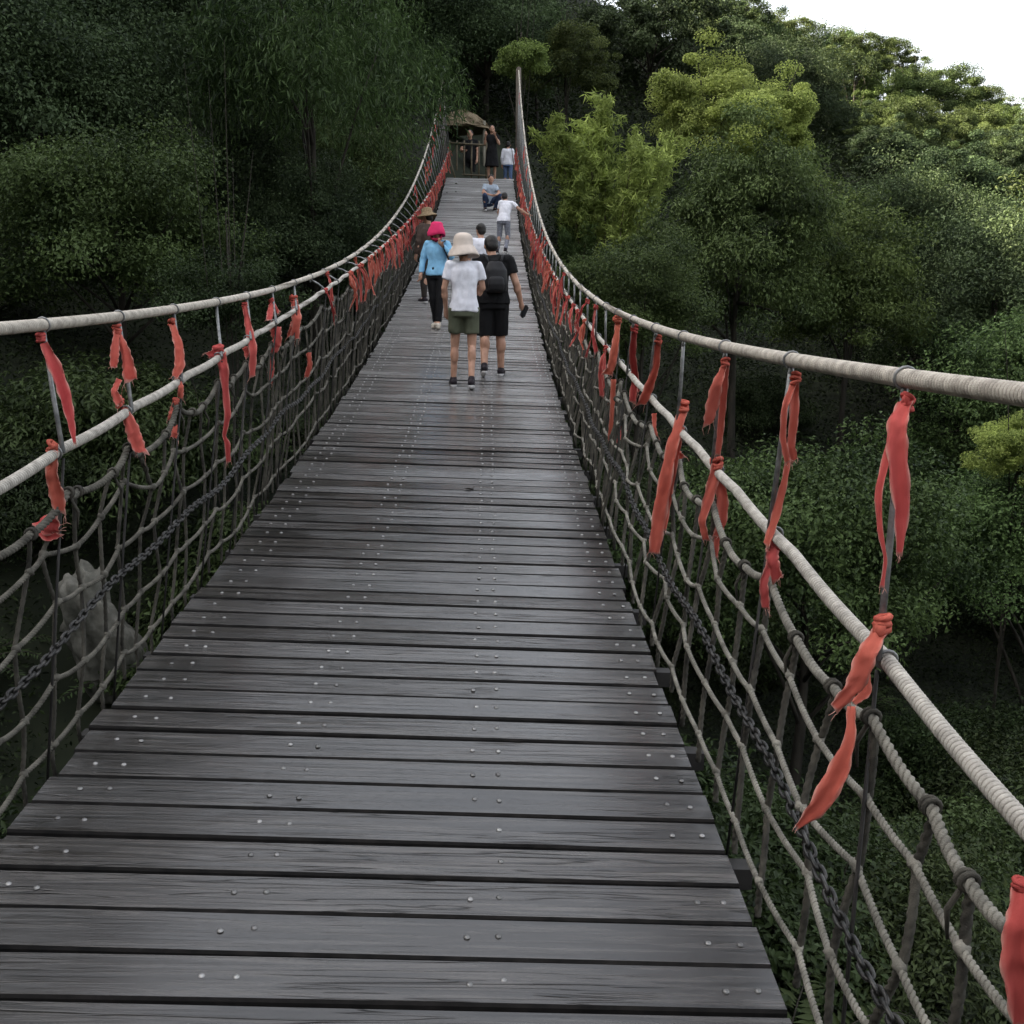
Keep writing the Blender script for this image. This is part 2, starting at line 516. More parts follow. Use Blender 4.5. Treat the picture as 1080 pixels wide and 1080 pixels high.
def trunk(name, hc, R, C, r0, mat, seed, nlimb=9, lean=.25, fork=True):
    g = np.random.default_rng(seed+99)
    mb = MB()
    t = np.linspace(0, 1, 8)
    bend = g.normal(size=2)*lean
    top = np.array([bend[0], bend[1], hc+R[2]*.25])
    base = np.array([0, 0, -1.0])
    mid = (base+top)/2+np.array([g.normal()*lean*.8, g.normal()*lean*.8, 0])
    pts = ((1-t)**2)[:, None]*base+(2*t*(1-t))[:, None]*mid+(t**2)[:, None]*top
    mb.tube(pts, r0*(1.25-t*.95), 8)
    idx = g.choice(len(C), min(nlimb, len(C)), replace=False)
    for i in idx:
        k = g.uniform(.5, .95); a = pts[int(k*7)]
        b = C[i]*.93+np.array([0, 0, hc])
        m2 = (a+b)/2+np.array([0, 0, .25*np.linalg.norm(b-a)])*.5+g.normal(size=3)*.08
        u = np.linspace(0, 1, 6)[:, None]
        lp = (1-u)**2*a+2*u*(1-u)*m2+u*u*b
        mb.tube(lp, r0*(.42-.34*u[:, 0]), 5)
    return mesh_np(name, np.concatenate(mb.V), mb.F, mat, True)

PROTO = {}
def proto(key, mat, seed, R, hc, nclump, per, cr, ln, wd, r0=.11, bark='bark', **kw):
    cm, C = crown(key+'_crown', M[mat], seed, R, nclump, per, cr, ln, wd, **kw)
    tm = trunk(key+'_trunk', hc, R, C, r0, M[bark], seed)
    PROTO[key] = (tm, cm, hc, R)

def bamboo_proto(key, mat, seed, nculm, H, spread, ln, wd, per=60, nodes=16, plume=.55):
    """a clump of leaning culms, each carrying feathery sprays"""
    g = np.random.default_rng(seed)
    mb = MB(); P = []; A = []; TN = []
    for c in range(nculm):
        a = g.uniform(0, 2*np.pi); rr = spread*math.sqrt(g.random())
        base = np.array([math.cos(a)*rr*.35, math.sin(a)*rr*.35, -.5])
        h = H*g.uniform(.62, 1.0)*(1-.25*rr/spread)
        tip = np.array([math.cos(a)*rr, math.sin(a)*rr, h])
        t = np.linspace(0, 1, 10)[:, None]
        mid = np.array([math.cos(a)*rr*.5, math.sin(a)*rr*.5, h*.65])
        pts = (1-t)**2*base+2*t*(1-t)*mid+t*t*tip
        mb.tube(pts, .035-.028*t[:, 0], 5)
        tone = g.uniform(.25, .85)
        for k in range(nodes):
            u = .28+.72*(k+g.random())/nodes
            c0 = (1-u)**2*base+2*u*(1-u)*mid+u*u*tip
            dirv = unit(np.array([g.normal(), g.normal(), .9+g.random()*.6]))
            L = plume*(1.15-.55*u)*2
            s = g.random((per, 1))
            p = c0+dirv*s*L+g.normal(size=(per, 3))*.13*(1.1-s*.6)-np.array([0, 0, 1])*(s**2)*L*.22
            P.append(p); A.append(dirv[None]*.9+g.normal(size=(per, 3))*.45-np.array([0, 0, .25]))
            TN.append(np.clip(tone+g.normal(size=per)*.15, 0, 1))
    P = np.concatenate(P); A = unit(np.concatenate(A))
    nrm = unit(g.normal(size=P.shape)*.8+np.array([0, 0, .6]))
    s = .6+.8*g.random(len(P))
    V, T = leaves(P, nrm, A, ln*s, wd*s)
    cm = leaf_mesh(key+'_crown', V, T, np.concatenate(TN), M[mat])
    tm = mesh_np(key+'_trunk', np.concatenate(mb.V), mb.F, M['bamboo'], True)
    PROTO[key] = (tm, cm, 0.0, (spread, spread, H))

def fern_proto(key, mat, seed, nfr=13, L=.95):
    g = np.random.default_rng(seed)
    mb = MB(); P = []; A = []; TN = []; LN = []; NR = []
    for k in range(nfr):
        a = 2*math.pi*(k+g.random()*.7)/nfr; ln = L*g.uniform(.65, 1.1); h = g.uniform(.35, .7)
        out = np.array([math.cos(a), math.sin(a), 0]); sd = np.array([-math.sin(a), math.cos(a), 0])
        t = np.linspace(0, 1, 9)[:, None]
        pts = out*ln*t+np.array([0, 0, 1.0])*(h*2*t-h*1.5*t*t)
        mb.tube(pts, .008-.006*t[:, 0], 4)
        tone = g.uniform(.2, .9); n = 26
        for j in range(n):
            u = .15+.85*j/n; c = out*ln*u+np.array([0, 0, 1.0])*(h*2*u-h*1.5*u*u)
            tg = unit(out*ln+np.array([0, 0, 1.0])*(2*h-3*h*u))
            for q in (-1, 1):
                l = .20*(1.05-u)**.7*ln+.02
                ax = unit(sd*q+tg*.45+np.array([0, 0, -.15])+g.normal(size=3)*.1)
                P.append(c+ax*l*.5); A.append(ax); LN.append(l); NR.append(unit(np.cross(tg, sd)*-1+g.normal(size=3)*.18)); TN.append(np.clip(tone+g.normal()*.1, 0, 1))
    P = np.array(P); NR = np.array(NR); NR = NR*np.sign(NR[:, 2:3]+1e-6); LN = np.array(LN)
    V, T = leaves(P, NR, np.array(A), LN, np.maximum(.018, LN*.24), .08)
    PROTO[key] = (mesh_np(key+'_trunk', np.concatenate(mb.V), mb.F, M['bark'], True), leaf_mesh(key+'_crown', V, T, np.array(TN), M[mat]), 0.0, (L, L, .6))

def tree(kind, x, y, s=1.0, rz=None, z=None, name='tree', label=None, cat='tree', group=None, sq=1.0, mat=None):
    tm, cm, hc, R = PROTO[kind]
    z = float(terrain(x, y))-.1 if z is None else z
    e = empty(name, (x, y, z), random.uniform(0, 6.28) if rz is None else rz, label=label, cat=cat, group=group)
    e.scale = (s, s, s*sq)
    t = link('trunk', tm, e)
    c = link('crown', cm, e)
    c.location = (0, 0, hc)
    return e

def make_protos():
    proto('broad_a', 'leaf_dark', 3, (2.3, 2.3, 2.1), 4.2, 120, 430, .58, .085, .042)
    proto('broad_b', 'leaf_dark', 8, (2.6, 2.2, 1.9), 4.6, 115, 440, .60, .088, .040, lump=.5)
    proto('broad_c', 'leaf_mid', 14, (2.3, 2.4, 2.2), 4.0, 120, 430, .56, .082, .042, lump=.45)
    proto('willow', 'leaf_mid', 21, (2.6, 2.6, 2.3), 4.8, 80, 170, .62, .24, .038, droop=.75, lump=.5, hang=.8, elong=(.8, .8, .9))
    proto('far_a', 'leaf_mid', 31, (2.7, 2.6, 2.0), 3.6, 95, 330, .46, .125, .07, lump=.6, elong=(1, 1, .58))
    proto('far_b', 'leaf_dark', 37, (2.6, 2.9, 2.2), 3.8, 95, 330, .44, .125, .07, lump=.6, elong=(1, 1, .58))
    proto('far_c', 'leaf_olive', 43, (2.6, 2.5, 1.9), 3.5, 95, 330, .45, .12, .065, lump=.6, elong=(1, 1, .58))
    proto('tall_grey', 'leaf_mid', 51, (2.2, 2.1, 3.3), 4.6, 170, 300, .48, .12, .045, droop=.5, lump=.38)
    proto('olive', 'leaf_olive', 57, (2.3, 2.2, 2.6), 4.0, 120, 220, .55, .13, .06, lump=.4)
    proto('lit', 'leaf_bamboo', 63, (2.4, 2.3, 2.1), 3.6, 95, 400, .46, .115, .065, lump=.5, elong=(1, 1, .6), low=-.8)  # pale leaf colour stands in for sunlight on these crowns
    proto('shrub_a', 'leaf_floor', 71, (1.25, 1.2, .85), .7, 70, 330, .30, .058, .030, r0=.04, up=.7)
    proto('shrub_b', 'leaf_floor', 77, (1.3, 1.25, .8), .7, 70, 330, .31, .070, .026, r0=.04, up=.7, droop=.5)
    proto('shrub_c', 'leaf_lime', 83, (1.0, 1.05, .8), .75, 50, 150, .34, .11, .06, r0=.04, up=.7)
    bamboo_proto('bamboo', 'leaf_bamboo', 91, 22, 6.6, 2.5, .26, .045)
    fern_proto('fern', 'leaf_floor', 101)
    bamboo_proto('reed', 'leaf_mid', 97, 16, 3.2, 1.1, .24, .035, per=40, nodes=12, plume=.4)

# ---------------------------------------------------------------- the bridge
def find_Y(fn, s, px):
    Ys = np.arange(.7, 14, .005)
    q = np.array([proj(fn(s, y))[0] for y in Ys])
    return float(Ys[np.argmin(np.abs(q-px))])

HANG = {1: [find_Y(P_main, 1, x) for x in (955, 835, 765, 721, 692, 668)], -1: [find_Y(P_main, -1, x) for x in (45, 125, 183, 228, 260, 287, 310)]}
HFOOT = {1: [find_Y(P_hand, 1, x) for x in (935, 818, 757, 719, 688, 665)], -1: [find_Y(P_hand, -1, x) for x in (58, 133, 187, 230, 261, 288, 310)]}
print('hangers', HANG, HFOOT)
for _s, _n in ((1, 1), (-1, 3)):
    for _k in range(_n):
        HANG[_s].insert(0, HANG[_s][0]-.755); HFOOT[_s].insert(0, HFOOT[_s][0]-.74)
    while HANG[_s][-1] < 34.2:
        HANG[_s].append(HANG[_s][-1]+.755); HFOOT[_s].append(HANG[_s][-1])

def rope_pts(fn, s, ya, yb, near, far, lim=8.0):
    a = np.arange(max(ya, .8), min(yb, lim), near)
    pre = np.arange(ya, max(ya, .8), far) if ya < .8 else np.array([])
    post = np.arange(min(yb, lim), yb, far)
    Y = np.concatenate([pre, a, post, [yb]])
    return fn(s, Y), Y

def build_bridge():
    root = empty('suspension_bridge', (0, 0, 0), label='long plank suspension bridge with pale rope rails and netting, climbing to the wooded slope', cat='bridge')
    # --- deck planks
    g = np.random.default_rng(5)
    mb_V = []; mb_F = []; tone = []; nv = 0; edge_ix = []
    bolts = []
    pitch = .172; Y = Y0
    nx = 6
    while Y < Y1:
        gap = .010+.008*g.random()
        w = pitch-gap+g.normal()*.003
        xl = -DW-.004+g.normal()*.009; xr = DW+g.normal()*.009
        dz0 = g.normal()*.0018; dz1 = g.normal()*.0018; tilt = g.normal()*.0016
        skew = g.normal()*.003
        xs = np.linspace(xl, xr, nx)
        bow = g.normal()*.002
        prof = [(-w/2, -.045), (-w/2, -.007), (-w/2+.006, 0), (w/2-.006, 0), (w/2, -.007), (w/2, -.045)]
        P = []
        for i, x in enumerate(xs):
            t = i/(nx-1)
            for (py, pz) in prof:
                yy = Y+py+skew*(t-.5)*2
                z = deck_z(x, Y)+.5*(deck_c(Y+.1)-deck_c(Y-.1))/.1*py + pz + dz0*(1-t)+dz1*t+tilt*py/w*2+bow*math.sin(math.pi*t)
                P.append((x+float(sway(Y)), yy, z))
        k = len(prof)
        Fs = []
        for i in range(nx-1):
            for j in range(k):
                j2 = (j+1) % k
                Fs.append((nv+i*k+j, nv+i*k+j2, nv+(i+1)*k+j2, nv+(i+1)*k+j))
        Fs.append(tuple(nv+j for j in range(k-1, -1, -1))); Fs.append(tuple(nv+(nx-1)*k+j for j in range(k)))
        mb_V += P; mb_F += Fs; nv += len(P)
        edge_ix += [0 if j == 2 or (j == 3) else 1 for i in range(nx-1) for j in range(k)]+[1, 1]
        tone += [g.random()]*len(Fs)
        for bx in (-.985, -.895, -.35, -.265, .31, .395, .955, 1.042):
            if Y < 15 and g.random() > .02:
                x = bx+g.normal()*.006
                bolts.append((x+float(sway(Y)), Y+g.normal()*.007, float(deck_z(x, Y))+(dz0+dz1)/2+.0005))
        Y += pitch
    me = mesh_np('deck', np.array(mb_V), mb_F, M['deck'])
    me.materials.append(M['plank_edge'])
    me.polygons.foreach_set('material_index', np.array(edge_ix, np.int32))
    a = me.attributes.new('plank', 'FLOAT', 'FACE'); a.data.foreach_set('value', np.array(tone, np.float32))
    link('deck', me, root)
    # --- carriage bolts
    seg = 8
    bv = []; bf = []
    for (r, z) in ((.0095, 0), (.0085, .003), (.0055, .0052)):
        for i in range(seg): bv.append((r*math.cos(2*math.pi*i/seg), r*math.sin(2*math.pi*i/seg), z))
    bv.append((0, 0, .006))
    for k in range(2):
        for i in range(seg): bf.append((k*seg+i, k*seg+(i+1) % seg, (k+1)*seg+(i+1) % seg, (k+1)*seg+i))
    for i in range(seg): bf.append((2*seg+i, 2*seg+(i+1) % seg, 3*seg))
    bme = mesh_np('bolt', np.array(bv), bf, M['bolt'], True)
    vis = []
    for b in bolts:
        px, py, _ = proj(b)
        vis.append((0 < px < 1080 and 0 < py < 1080 and b[1] > .5))
    order = sorted([i for i in range(len(bolts)) if vis[i]], key=lambda i: bolts[i][1])
    for i in order[:100]:
        o = link('bolt', bme, root); o.location = bolts[i]
    mb = MB()
    for i in range(len(bolts)):
        if i not in set(order[:100]) and bolts[i][1] > .5: mb.add(np.array(bv)+np.array(bolts[i]), bf)
    tag(mb.build('bolt', M['bolt'], root), kind='stuff')
    # --- beams and cables below the planks
    mb = MB()
    for bx in (-.94, -.31, .35, .96):
        Ys = np.arange(Y0, Y1+.1, .5)
        mb.tube(np.stack([bx+sway(Ys), Ys, deck_z(bx, Ys)-.075], -1), .028, 6)
    for Yh in np.arange(Y0, Y1, .755):
        c = np.array([float(sway(Yh)), Yh, float(deck_c(Yh))-.14])
        ang = math.atan(-.03)
        R = [[math.cos(ang), 0, -math.sin(ang)], [0, 1, 0], [math.sin(ang), 0, math.cos(ang)]]
        mb.box(c, (DW+.11, .035, .035), R)
    mb.build('underframe', M['beam'], root, smooth=False)
    # --- the four big ropes
    fm = lambda s, Y: np.stack([main_x(s, Y), Y, deck_z(main_x(s, Y), Y)+main_h(s, Y)], -1)
    fh = lambda s, Y: np.stack([hand_x(s, Y), Y, deck_z(hand_x(s, Y), Y)+hand_h(s, Y)], -1)
    ropes = {}
    for s in (1, -1):
        p, _ = rope_pts(fm, s, Y0, Y1+.3, .0021, .15, 6.0)
        mb = MB(); mb.tube(p, .0215, 14, (1, .0125, .20)); mb.build('main_cable', M['main'], root)
        p, Yr = rope_pts(fh, s, Y0, Y1, .0022, .15, 6.5)
        # slack between the rods
        p[:, 2] -= .010*np.abs(np.sin(np.pi*(Yr-HFOOT[s][0])/.755))
        mb = MB(); mb.tube(p, .0185, 14, (1, .0135, .22)); mb.build('handrail_rope', M['hand'], root)
    # --- rods from the main cable through the hand rope to the deck beam
    for s in (1, -1):
        for Yh, Yf in zip(HANG[s], HFOOT[s]):
            A = P_main(s, Yh); B = P_hand(s, Yf)
            lean = .012*math.sin(Yh*7.3)
            C = np.array([s*(DW+.055)+float(sway(Yh)), Yf+(Yf-Yh)*.6+lean*2, float(deck_z(s*DW, Yh))-.14])
            B2 = B+np.array([-s*.022, lean, 0])
            mb = MB()
            mb.tube([A+[0, 0, -.02], (A+B2)/2+np.array([.003*math.sin(Yh*3), 0, 0]), B2], .0085, 8)
            mb.add(*ring(A, [0.05, 1, .1], .0245, .0035, 14, 6))
            mb.add(*ring(B, [0.05, 1, .1], .022, .004, 14, 6))
            mb.add(*blob(A+[0, 0, -.034], (.010, .010, .014), 1, .1, 1))
            nf = len(mb.F)
            mb.tube([B2+[0, 0, -.02], (B2+C)/2, C], .0048, 6)
            ho = mb.build('hanger_rod', M['rod'], root)
            ho.data.materials.append(M['beam'])
            for pf in ho.data.polygons[nf:]: pf.material_index = 1
    # --- nets, one each side
    for s in (1, -1):
        rows = [(None, .0135), (.625, .0095), (.445, .0095), (.235, .0095), (.035, .0095)]
        nodes = []
        hy = HFOOT[s]
        seq = [hy[0]-.755*k for k in range(5, 0, -1)]+hy
        nodeY = []
        for a_, b_ in zip(seq[:-1], seq[1:]):
            for k in range(3): nodeY.append((a_+(b_-a_)*k/3, k))
        nodeY.append((seq[-1], 0))
        g2 = np.random.default_rng(20+s)
        grid = []
        for ri, (h, rad) in enumerate(rows):
            pts = []
            for (Yn, k) in nodeY:
                far_drop = 0.0
                hx = float(hand_x(s, Yn)); hh = float(hand_h(s, Yn))
                top = hh-.135-(0.0 if k == 0 else .062)+g2.normal()*.008
                if h is None: hgt = top
                else: hgt = h/.80*(top+.03)+g2.normal()*.013
                q = np.clip(hgt/hh, 0, 1)
                x = s*(DW+.055)*(1-q)+hx*q+g2.normal()*.012
                pts.append([x+float(sway(Yn))*(1-q), Yn+g2.normal()*.026, float(deck_z(x, Yn))+hgt])
            grid.append(np.array(pts))
        net = None; nm = M['net'] if s > 0 else M['net_shaded']
        for ri, (h, rad) in enumerate(rows):
            P = grid[ri]
            fine = []
            for i in range(len(P)-1):
                nearp = .8 < P[i][1] < 8.5
                m = (84 if P[i][1] < 5 else 44) if nearp else 4
                L = np.linalg.norm(P[i+1]-P[i])
                t = np.arange(m)/m
                seg_ = P[i]+(P[i+1]-P[i])*t[:, None]
                sag = .016 if ri == 0 else .005+.007*abs(math.sin(i*2.7+ri))
                seg_[:, 2] -= sag*np.sin(np.pi*t)**.8
                fine.append(seg_)
            fine.append(P[-1:])
            fine = np.concatenate(fine)
            mb = MB(); mb.tube(fine, rad, 10, (3, rad*4.4, .40))
            if ri == 0:
                # dark bindings where the cords hang
                net = mb.build('rope_net', nm, root)
            else:
                # small knots at the crossings
                mb2 = mb
                for i in range(len(P)):
                    if .8 < P[i][1] < 14:
                        mb2.add(*blob(P[i], (rad*1.5, rad*2.0, rad*1.6), i, .5, 2, 2.5))
                mb2.build('net_rope', nm, net)
        far = MB(); count = 0
        cords = sorted(range(len(nodeY)), key=lambda i: nodeY[i][0] if nodeY[i][0] > 1.0 else 99-nodeY[i][0])
        for rank, i in enumerate(cords):
            Yn = nodeY[i][0]
            if Yn < -1.5: continue
            pts = []
            near = 1.0 <= Yn < 8
            for ri in range(5):
                p = grid[ri][i]+np.array([s*.006, 0, 0])
                pts.append(p)
            pts.append(pts[-1]+np.array([0, .01, -.12]))
            pts = np.array(pts)
            fine = []
            m = 24 if near else 2
            for a_, b_ in zip(pts[:-1], pts[1:]):
                t = np.arange(m)/m
                q = a_+(b_-a_)*t[:, None]
                q[:, 1] += .010*np.sin(np.pi*t)*math.sin(i*5.1+a_[2]*9)
                fine.append(q)
            fine.append(pts[-1:]); fine = np.concatenate(fine)
            rad = .0115 if s > 0 else .0085
            mb = MB() if count < 50 else far
            mb.tube(fine, rad, 8 if near else 5, (2, .055, .42) if near else None)
            if near:
                mb.add(*ring(grid[0][i], [0, 1, .15*s], .017, .0055, 12, 6))
                mb.add(*ring(grid[0][i]+np.array([0, .014, 0]), [.1, 1, .1*s], .0165, .0055, 12, 6))
                # frayed tail of the tie
                if i % 2 == 0:
                    mb.tube([grid[0][i]+np.array([0, .02, -.02]), grid[0][i]+np.array([-s*.02, .03, -.07]), grid[0][i]+np.array([-s*.012, .035, -.13])], [.006, .006, .003], 5)
            elif Yn < 14:
                mb.add(*ring(grid[0][i], [0, 1, .1], .015, .0045, 8, 4))
            if count < 50:
                mb.build('net_cord', M['cord'], net)
            count += 1
            if Yn > 6.5 and i+1 < len(nodeY):
                mid = [(grid[ri][i]+grid[ri][i+1])/2+g2.normal(size=3)*.012 for ri in range(5)]
                far.tube(np.array(mid+[mid[-1]+np.array([0, .01, -.12])]), rad*.9, 5)
        tag(far.build('net_cord', M['cord'], net), kind='stuff')
        # --- steel chain hung along the net
        V = []; Fs = []; nn = 0
        hiv, hif = link_shape(12, 6); lov, lof = link_shape(8, 4)
        Yc = -.6; k = 0
        chY = []
        while Yc < Y1-.5:
            chY.append(Yc); Yc += .041
        chY = np.array(chY)
        hgt = .385+.018*np.sin(chY*2.1+s)+.012*np.sin(chY*5.3)
        hx = np.array([hand_x(s, y) for y in chY]); hh = np.array([hand_h(s, y) for y in chY])
        q = hgt/hh
        X = s*(DW+.055)*(1-q)+hx*q-s*.022
        Z = deck_z(X, chY)+hgt*(hh/.98)
        P = np.stack([X, chY, Z], -1)
        for i in range(len(P)-1):
            d = P[i+1]-P[i]; L = np.linalg.norm(d); t = d/L
            u_ = np.cross(t, [0, 0, 1.]); u_ /= np.linalg.norm(u_); w_ = np.cross(u_, t)
            ang = (math.pi/2)*(i % 2)+.55+.25*math.sin(i*1.7)
            b1 = math.cos(ang)*u_+math.sin(ang)*w_; b2 = -math.sin(ang)*u_+math.cos(ang)*w_
            hv, hf = (hiv, hif) if P[i][1] < 7 else (lov, lof)
            V.append(P[i]+hv[:, :1]*t+hv[:, 1:2]*b1+hv[:, 2:3]*b2)
            Fs += [(a+nn, b+nn, c+nn, e+nn) for (a, b, c, e) in hf]; nn += len(hv)
        link('chain', mesh_np('chain', np.concatenate(V), Fs, M['chain'], True), root)
    # --- end posts the cables are made fast to
    for s in (1, -1):
        Yp = Y1+.35
        x = float(main_x(s, Yp))
        zb = float(deck_c(Y1))-.6; zt = float(deck_z(x, Yp))+float(main_h(s, Yp))+.05
        mb = MB()
        mb.tube([[x, Yp, zb], [x+.02, Yp+.02, (zb+zt)/2], [x, Yp, zt]], [.11, .10, .085], 10)
        mb.tube([[x, Yp, zt], [x, Yp, zt+.04]], [.085, .05], 10)
        mb.build('end_post', M['postwood'], root)
    return root

def link_shape(n, ss):
    """one oval chain link lying along the first axis"""
    V = []; Fs = []
    a, b, r = .0215, .0115, .0058
    for i in range(n):
        t = 2*math.pi*i/n
        cx = math.copysign(abs(math.cos(t))**.7, math.cos(t)); sy = math.copysign(abs(math.sin(t))**.7, math.sin(t))
        c = np.array([cx*(a+.006), sy*b, 0]); d = np.array([math.cos(t), math.sin(t), 0])
        for j in range(ss):
            p = 2*math.pi*j/ss
            V.append(c+d*r*math.cos(p)+np.array([0, 0, r*math.sin(p)]))
    for i in range(n):
        for j in range(ss):
            Fs.append((i*ss+j, ((i+1) % n)*ss+j, ((i+1) % n)*ss+(j+1) % ss, i*ss+(j+1) % ss))
    return np.array(V), Fs

# ---------------------------------------------------------------- ribbons
def strip(mb, pts, wid, seed, side=None, curl=.5):
    """a length of cloth following a 3-D line, folded and twisted along the way"""
    g = np.random.default_rng(seed)
    pts = np.asarray(pts, float); wid = np.asarray(wid, float)
    n = len(pts); m = max(18, 8*n)
    u = np.linspace(0, n-1, m)
    # smooth the corner points
    P = np.stack([np.interp(u, np.arange(n), pts[:, k]) for k in range(3)], -1)
    for _ in range(3): P[1:-1] = .25*P[:-2]+.5*P[1:-1]+.25*P[2:]
    W = np.interp(u, np.arange(n), wid)
    T = np.gradient(P, axis=0); T /= np.linalg.norm(T, axis=1, keepdims=True)+1e-12
    view = unit(P-CAM) if side is None else np.broadcast_to(np.asarray(side, float), P.shape)
    S = unit(np.cross(T, view)); Nn = unit(np.cross(S, T))
    ph = g.uniform(0, 6.28); tw = curl*np.sin(np.linspace(0, g.uniform(2, 4.5), m)+ph)
    c = np.cos(tw)[:, None]; s_ = np.sin(tw)[:, None]
    S2 = S*c+Nn*s_; N2 = -S*s_+Nn*c
    a = np.array([-.5, -.455, -.3, -.1, .1, .3, .455, .5]); k = len(a)
    fold = g.uniform(.04, .2)*np.sign(g.normal())
    V = []
    for j in range(k):
        prof = fold*(abs(a[j])*2-.5)*W+.10*W*np.sin(a[j]*9+np.linspace(0, 5, m)+ph)
        rag = 1+.10*np.sin(np.linspace(0, 31, m)+j*2)*(abs(a[j]) > .4)
        cr_ = .035*W*np.sin(np.linspace(0, m*1.1, m)+a[j]*5+ph)*np.sin(np.linspace(0, 9, m)+j)
        V.append(P+S2*(a[j]*W*rag)[:, None]+N2*(prof+cr_+W*np.array([.11*mnoise.noise(Vector((p_[0]*38+a[j]*2.2, p_[1]*38+seed, p_[2]*30)))+.05*mnoise.noise(Vector((p_[0]*90+a[j]*5, seed*1.7, p_[2]*80))) for p_ in P]))[:, None])
    V = np.stack(V, 1)                         # m,k,3
    # ragged slanted end
    V[-1] += T[-1]*(a*W[-1]*g.uniform(-1, 1))[:, None]
    off = N2[:, None]*.0009
    top = (V+off).reshape(-1, 3); bot = (V-off).reshape(-1, 3)
    Fs = []; b0 = m*k
    for i in range(m-1):
        for j in range(k-1):
            q = (i*k+j, i*k+j+1, (i+1)*k+j+1, (i+1)*k+j)
            Fs.append(q); Fs.append(tuple(x+b0 for x in q[::-1]))
    edge = [j for j in range(k)]+[i*k+k-1 for i in range(1, m)]+[(m-1)*k+j for j in range(k-2, -1, -1)]+[i*k for i in range(m-2, 0, -1)]
    for x, y in zip(edge, edge[1:]+edge[:1]): Fs.append((y, x, x+b0, y+b0))
    fade = np.tile(np.array([0, .75, 1, 1, 1, 1, .75, 0]), m)
    fade[-k:] = 0
    mb.G[mb.n] = np.concatenate([fade, fade])
    mb.add(np.concatenate([top, bot]), Fs)
    # loose threads at the torn end
    for q in range(3):
        j = int(g.integers(0, k)); e = V[-1, j]; L = W[-1]*g.uniform(.25, .7)+.004
        d = unit(T[-1]+g.normal(size=3)*.5)
        V2, F2 = tube([e, e+d*L*.5+g.normal(size=3)*L*.12, e+d*L+np.array([0, 0, -L*.3])], [.0011, .0009, .0006], 4)
        GROOVE.pop(); mb.G[mb.n] = np.zeros(len(V2)); mb.add(V2, F2)

def knot(mb, c, r, seed):
    g = np.random.default_rng(seed)
    for k in range(3):
        ax = unit(np.array([g.normal()*.4, g.normal()*.4, 1.0]))
        V, Fs = ring(c+np.array([0, 0, (k-1)*r*.75]), ax, r*.85, r*.42, 12, 6)
        V = np.array(V)+g.normal(size=(len(V), 3))*r*.05
        mb.add(V, Fs)
    mb.add(*blob(c+g.normal(size=3)*r*.4, (r*1.0, r*1.0, r*1.2), seed, .35, 1))

def near_ribbon(Y, knots, tails, label, group=None, seed=0, pull=.05):
    mb = MB()
    Yd = lambda py: Y
    for s_ in (1, -1):
        if Y in HANG[s_]:
            Yf = HFOOT[s_][HANG[s_].index(Y)]
            pa = proj(P_main(s_, Y))[1]; pb = proj(P_hand(s_, Yf))[1]
            Yd = lambda py: Y+(Yf-Y)*min(1.0, max(0.0, (py-pa)/(pb-pa)))
    for (px, py, rp) in knots:
        c = at(px, py, Yd(py)-.012); z = (c-CAM) @ _f
        knot(mb, c, .85*rp/F*z, seed+int(px))
    for ti, tl in enumerate(tails):
        pts = []; wd = []
        for i, (px, py, w) in enumerate(tl):
            z = (at(px, py, Y)-CAM) @ _f
            pts.append(at(px, py, Yd(py)-pull*min(1, .3+i/1.5)+.012*ti)); wd.append(w/F*z*.92)
        strip(mb, pts, wd, seed*7+ti)
    o = mb.build('ribbon', M['ribbon'])
    # the object's origin at its top knot
    c0 = at(knots[0][0], knots[0][1], Y)
    o.data.transform(Matrix.Translation(Vector([-float(v) for v in c0]))); o.location = [float(v) for v in c0]
    return tag(o, label, 'ribbon', group)

def rail_ribbon(s, Y, seed, label, group, where=None, scale=1.0):
    g = np.random.default_rng(seed)
    A = P_main(s, Y); B = P_hand(s, Y)
    B = B+np.array([-s*.022, 0, 0])
    t = where if where is not None else g.choice([.06, .25, .93, 1.0], p=[.28, .12, .3, .3])
    c = A+(B-A)*t+np.array([0, 0, -.045 if t < .2 else 0])
    mb = MB()
    knot(mb, c, .017*scale**.5, seed)
    for k in range(g.integers(1, 3)):
        L = g.uniform(.16, .42)*scale
        dx = -s*g.uniform(.0, .07); dy = g.normal()*.07
        pts = [c, c+np.array([dx*.7, dy*.4-.01, -L*.25]), c+np.array([dx, dy, -L*.6]), c+np.array([dx*.8+g.normal()*.03, dy*1.4, -L])]
        w = g.uniform(.018, .042)*scale**.5
        strip(mb, pts, [w*.5, w*.9, w, w*.9], seed*5+k, side=unit(np.array([g.normal()*.5, 1, 0])), curl=.9)
    o = mb.build('ribbon', M['ribbon'])
    o.data.transform(Matrix.Translation(Vector([-float(v) for v in c]))); o.location = [float(v) for v in c]
    return tag(o, label, 'ribbon', group)

